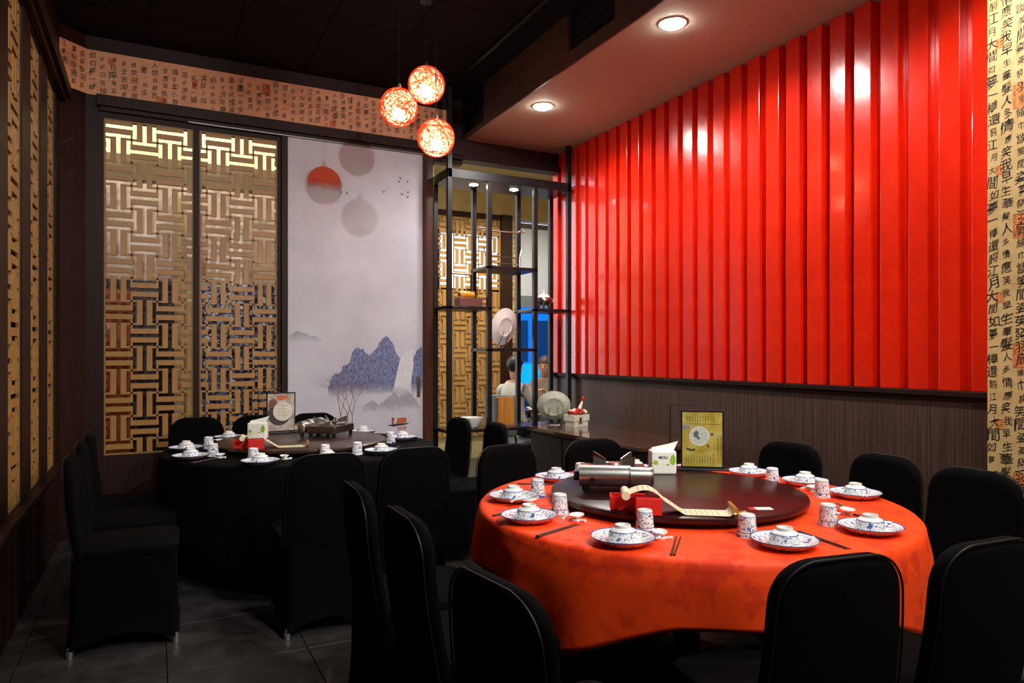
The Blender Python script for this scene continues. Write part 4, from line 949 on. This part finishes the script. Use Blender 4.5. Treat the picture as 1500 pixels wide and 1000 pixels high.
def scroll_box(loc, rz, label1, label2):
    t = thing('paper_box', label1, 'box', loc, rz)
    obj('tray', MB().box(-.09, .05, .01, .09, 0, .004).box(-.09, -.086, .01, .09, .004, .05).box(-.086, .05, .01, .014, .004, .05).box(-.086, .05, .086, .09, .004, .05), M['redbox'], t)
    obj('lid', MB().box(.0, .095, -.075, -.005, 0, .062), M['redbox'], t, bevel=.002)
    s = thing('paper_scroll', label2, 'scroll', loc, rz)
    pts = []
    for k in range(41):
        u = k / 40; x = -.03 + .39 * u; z = .068 + .022 * math.sin(min(1, u / .35) * PI) - (.085 * (1 - math.cos(min(1, max(0, (u - .2) / .5)) * PI)) / 2) + .04 * max(0, (u - .86) / .14) ** 1.5
        pts.append((x, max(.003, z)))
    mb = MB(); vs = []; fs = []; wd = .05
    for dz in (0, .0012):
        for x, z in pts: vs += [(x, -wd - .005 - .05 * (x + .03), z + dz), (x, wd - .005 - .05 * (x + .03), z + dz)]
    n = len(pts)
    for i in range(n - 1):
        fs += [(2 * i, 2 * i + 1, 2 * i + 3, 2 * i + 2), (2 * n + 2 * i, 2 * n + 2 * i + 2, 2 * n + 2 * i + 3, 2 * n + 2 * i + 1), (2 * i, 2 * i + 2, 2 * n + 2 * i + 2, 2 * n + 2 * i), (2 * i + 1, 2 * n + 2 * i + 1, 2 * n + 2 * i + 3, 2 * i + 3)]
    sheet = obj('paper_sheet', mb.add(vs, fs), M['scroll'], s, smooth=True)
    mk = MB(); q = random.Random(4)
    for i in range(4, n - 5, 2):
        x, z = pts[i]; x2, z2 = pts[i + 1]; xm, zm = x + (x2 - x) * .55, z + (z2 - z) * .55; yo = -.005 - .05 * (x + .03); y = -.038
        while y < .038:
            l = q.uniform(.003, .006); mk.add([(x, yo + y, z + .0016), (xm, yo + y, zm + .0016), (xm, yo + y + l, zm + .0016), (x, yo + y + l, z + .0016)], [(0, 1, 2, 3)]); y += l + .004
    me = bpy.data.meshes.new('small_print'); me.from_pydata(mk.v, [], mk.f); me.materials.append(plain('faint_scroll_ink', '#8d8a7c', .6)); obj('small_print', me, None, sheet)
    obj('roll', MB().tube([(-.035, -.062, .068), (-.035, .052, .068)], .016, 16), M['scroll'], s, smooth=True)
    x, z = pts[-1]; obj('end_roll', MB().tube([(x, -.082, z + .004), (x, .042, z + .004)], .009, 14), M['gold'], s, smooth=True)
scroll_box((1.622, 2.15, LZ), R(-33), 'open red paper box on red table turntable', 'cream paper scroll unrolling from red box on red table')
scroll_box((.53, 4.70, LZ), R(-8), 'open red paper box on black table turntable', 'cream paper scroll unrolling from red box on black table')
def tissue(loc, rz, label, word=True):
    t = thing('tissue_pack', label, 'tissue pack', loc, rz); w2, d2, h = .062, .045, .115
    obj('pack', MB().box(-w2, w2, -d2, d2, 0, h), M['tissue'], t, bevel=.008)
    obj('tissue_sheet', MB().add([(-.055, -.01, h - .002), (.055, -.01, h - .002), (.08, 0, h + .045), (.03, .004, h + .03), (-.05, .01, h + .012), (-.055, .012, h - .002), (.055, .012, h - .002), (.075, .008, h + .042)], [(0, 1, 2, 3, 4), (5, 4, 3, 7, 6), (1, 6, 7, 2), (0, 5, 6, 1), (0, 4, 5), (2, 7, 3)]), M['tissue'], t)
    y = -d2 - .0006
    def leaf(pts):
        me = bpy.data.meshes.new('leaf_print'); me.from_pydata([(a, y, b) for a, b in pts], [], [tuple(range(len(pts)))]); me.materials.append(M['leaf']); obj('leaf_print', me, None, t)
    leaf([(.03, .055), (.045, .045), (.056, .06), (.056, .085), (.046, .10), (.034, .09), (.028, .07)]); leaf([(-.055, .055), (-.04, .045), (-.03, .052), (-.032, .066), (-.048, .07)]); leaf([(.005, .045), (.02, .043), (.028, .049), (.018, .053)])
    if word:
        c = bpy.data.curves.new('word', 'FONT'); c.body = 'MOLI'; c.size = .019; c.resolution_u = 2; c.align_x = 'CENTER'; c.offset = .0006
        o = bpy.data.objects.new('word', c); COL.objects.link(o); me = bpy.data.meshes.new_from_object(o.evaluated_get(bpy.context.evaluated_depsgraph_get()))
        for v in me.vertices: v.co = Vector((v.co.x - .004, y - .0003, v.co.y + .077))
        bpy.data.objects.remove(o); bpy.data.curves.remove(c); me.materials.clear(); me.materials.append(M['ink']); obj('brand_print', me, None, t)
tissue((2.265, 2.775, LZ), R(-27), 'white tissue pack with green leaves and black word on red table')
tissue((.65, 5.20, LZ), R(-20), 'white tissue pack with green leaves on the black table', False)
gc = tag(obj('gold_trinket', MB().tube([(.018 * math.cos(a), .012 * math.sin(a), .004) for a in (2 * PI * k / 14 for k in range(14))], .004, 6, closed=True).tube([(.02, 0, .004), (.045, .008, .004), (.06, .004, .004)], .004, 6), M['gold'], smooth=True, loc=(1.915, 1.93, LZ)), 'small gold cord trinket on rim of red table turntable', 'trinket')
cdm = thing('paper_card', 'small red and white paper card on rim of red table turntable', 'card', (2.085, 1.955, LZ), R(-25))
obj('white_area', MB().box(-.03, .035, -.02, .02, 0, .001), M['tissue'], cdm); obj('red_area', MB().box(-.055, -.03, -.02, .02, 0, .001), M['redbox'], cdm)

# ================================================================== PEOPLE AND TABLE IN THE ROOM BEYOND
def skin_body(name, joints, edges, mats, root, parent, pick, loc=(0, 0, 0)):
    keys = list(joints); idx = {k: i for i, k in enumerate(keys)}
    me = bpy.data.meshes.new(name); me.from_pydata([joints[k][0] for k in keys], [(idx[a], idx[b]) for a, b in edges], [])
    o = bpy.data.objects.new(name, me); COL.objects.link(o)
    sk = o.modifiers.new('skin', 'SKIN'); sk.use_smooth_shade = True
    lay = me.skin_vertices[0].data
    for k in keys:
        r = joints[k][1]; lay[idx[k]].radius = r if isinstance(r, tuple) else (r, r); lay[idx[k]].use_root = (k == root)
    ss = o.modifiers.new('sub', 'SUBSURF'); ss.levels = 2; ss.render_levels = 2
    bpy.context.view_layer.update()
    m2 = bpy.data.meshes.new_from_object(o.evaluated_get(bpy.context.evaluated_depsgraph_get()))
    bpy.data.objects.remove(o); bpy.data.meshes.remove(me)
    m2.materials.clear()
    for m in mats: m2.materials.append(m)
    for p in m2.polygons: p.material_index = pick(p.center); p.use_smooth = True
    return obj(name, m2, None, parent)
skin_m = plain('skin', '#b98a6c', .55, 0, .06, 30); hair_m = plain('black_hair', '#0d0b0b', .5, 0, .3, 90); brownhair = plain('brown_hair', '#3a2a22', .5, 0, .3, 90)
def seated(label, loc, rz, shirt, pants, hair, long_hair):
    t = thing('person', label, 'person', loc, rz)
    J = {'pel': ((0, 0, .54), (.15, .12)), 'bel': ((-.02, 0, .70), (.135, .11)), 'che': ((-.03, 0, .90), (.155, .11)), 'col': ((-.01, 0, 1.03), (.09, .08)), 'nec': ((.02, 0, 1.10), .052), 'hd1': ((.045, 0, 1.17), (.072, .075)), 'hd2': ((.05, 0, 1.25), (.08, .092)), 'hd3': ((.045, 0, 1.31), (.07, .08))}
    E = [('pel', 'bel'), ('bel', 'che'), ('che', 'col'), ('col', 'nec'), ('nec', 'hd1'), ('hd1', 'hd2'), ('hd2', 'hd3')]
    for s, n in ((1, 'l'), (-1, 'r')):
        J.update({'sh' + n: ((-.01, s * .17, 1.0), .062), 'el' + n: ((.10, s * .22, .80), .047), 'wr' + n: ((.30, s * .10, .90), .03), 'pa' + n: ((.36, s * .065, .93), (.022, .032)), 'kn' + n: ((.43, s * .11, .54), .075), 'an' + n: ((.40, s * .11, .10), .045), 'to' + n: ((.54, s * .12, .045), (.04, .035))})
        E += [('col', 'sh' + n), ('sh' + n, 'el' + n), ('el' + n, 'wr' + n), ('wr' + n, 'pa' + n), ('pel', 'kn' + n), ('kn' + n, 'an' + n), ('an' + n, 'to' + n)]
        for f in range(5):
            a = (f - 2) * .011; L_ = (.035, .05, .055, .05, .04)[f]
            J['f%d%s' % (f, n)] = ((.375, s * (.065 - a), .945), .009); J['g%d%s' % (f, n)] = ((.375 + L_ * .6, s * (.055 - a), .955), .008); J['h%d%s' % (f, n)] = ((.375 + L_, s * (.04 - a), .945), .007)
            E += [('pa' + n, 'f%d%s' % (f, n)), ('f%d%s' % (f, n), 'g%d%s' % (f, n)), ('g%d%s' % (f, n), 'h%d%s' % (f, n))]
    def pick(c):
        if c.z > 1.075 or (c.x > .2 and c.z > .86 and abs(c.y) < .19): return 0
        if c.z < .62: return 2 if c.z > .09 else 3
        return 1
    b = skin_body('body', J, E, [skin_m, shirt, pants, M['black_plastic']], 'pel', t, pick)
    hb = MB().sphere((.03, 0, 1.285), .108, 20, 14, (1.0, .86, .92))
    hb.v = [(x if z > 1.27 or x < .06 else x - .05, y, z) for x, y, z in hb.v]
    if long_hair: hb.tube([(-.03, 0, 1.28), (-.075, 0, 1.12), (-.10, 0, .92), (-.10, 0, .82)], [.09, .085, .07, .02], 12)
    obj('hair', hb, hair, t, smooth=True)
    for s in (-1, 1): obj('ear', MB().sphere((.035, s * .083, 1.23), .022, 8, 6, (.7, .4, 1.2)), skin_m, t, smooth=True); obj('eye', MB().sphere((.132, s * .03, 1.245), .010, 8, 6), M['black_plastic'], t, smooth=True)
    obj('nose', MB().sphere((.145, 0, 1.215), .016, 8, 6, (1, .7, 1.3)), skin_m, t, smooth=True); obj('mouth', MB().sphere((.128, 0, 1.175), .018, 8, 6, (.5, 1.2, .35)), plain('lips', '#8c4a40', .5), t, smooth=True)
    return t
def cafe_chair(loc, rz, label):
    t = thing('dining_chair', label, 'chair', loc, rz); gf = plain('grey_upholstery', '#6a7076', .7)
    obj('seat', MB().box(-.22, .22, -.21, .21, .38, .43), gf, t, bevel=.015); obj('backrest', MB().box(-.25, -.215, -.21, .21, .50, .95), gf, t, bevel=.015)
    for x in (-.2, .2):
        for y in (-.19, .19): obj('leg', MB().tube([(x, y, .38), (x * 1.05, y * 1.05, 0)], .015, 8), M['black_metal'], t)
    for y in (-.19, .19): obj('back_support', MB().tube([(-.21, y, .4), (-.232, y, .52)], .012, 8), M['black_metal'], t)
dg = R(8)
seated('person in pale grey shirt with black hair sitting by the street window', (3.63, 7.06, 0), R(30), plain('pale_grey_shirt', '#b9b6b0', .8), plain('dark_trousers', '#1a1a20', .8), hair_m, False)
cafe_chair((3.61, 7.05, 0), R(30), 'grey upholstered chair under the person in pale grey shirt')
seated('person in brown-grey coat with long hair sitting behind the window table', (4.60, 8.02, 0), R(225), plain('brown_coat', '#7d6a5c', .85), plain('dark_skirt', '#1c1a1c', .8), brownhair, True)
cafe_chair((4.61, 8.03, 0), R(225), 'grey upholstered chair under the person in brown-grey coat')
tt = thing('dining_table', 'small dark square dining table between the two people by the window', 'table', (4.10, 7.56, 0), R(43))
obj('tabletop', MB().box(-.17, .17, -.35, .35, .69, .72), M['black_trim'], tt, bevel=.004); obj('pedestal', MB().lathe([(.0001, 0), (.14, 0), (.14, .02), (.03, .04), (.03, .69), (.0001, .69)], 20), M['black_metal'], tt, smooth=True)
for k, (x, y) in enumerate(((4.10, 7.42), (4.20, 7.66), (3.93, 7.62))):
    tag(obj('side_plate', MB().lathe([(.0001, .006), (.05, .006), (.075, .016), (.076, .013), (.045, 0), (.0001, 0)], 28), M['white'], None, smooth=True, loc=(x, y, .72)), 'white side plate on the window table, ' + ('in front of person in grey shirt', 'beside person in coat', 'far end by the window')[k], 'plate', 'plates on the window table')
tag(obj('tea_pot', MB().lathe([(.0001, 0), (.04, 0), (.055, .04), (.045, .08), (.02, .095), (.012, .11), (.0001, .115)], 24).tube([(.05, 0, .04), (.085, 0, .06), (.09, 0, .085)], .008, 8), M['white'], None, smooth=True, loc=(4.22, 7.50, .72)), 'small white teapot on the window table', 'teapot')
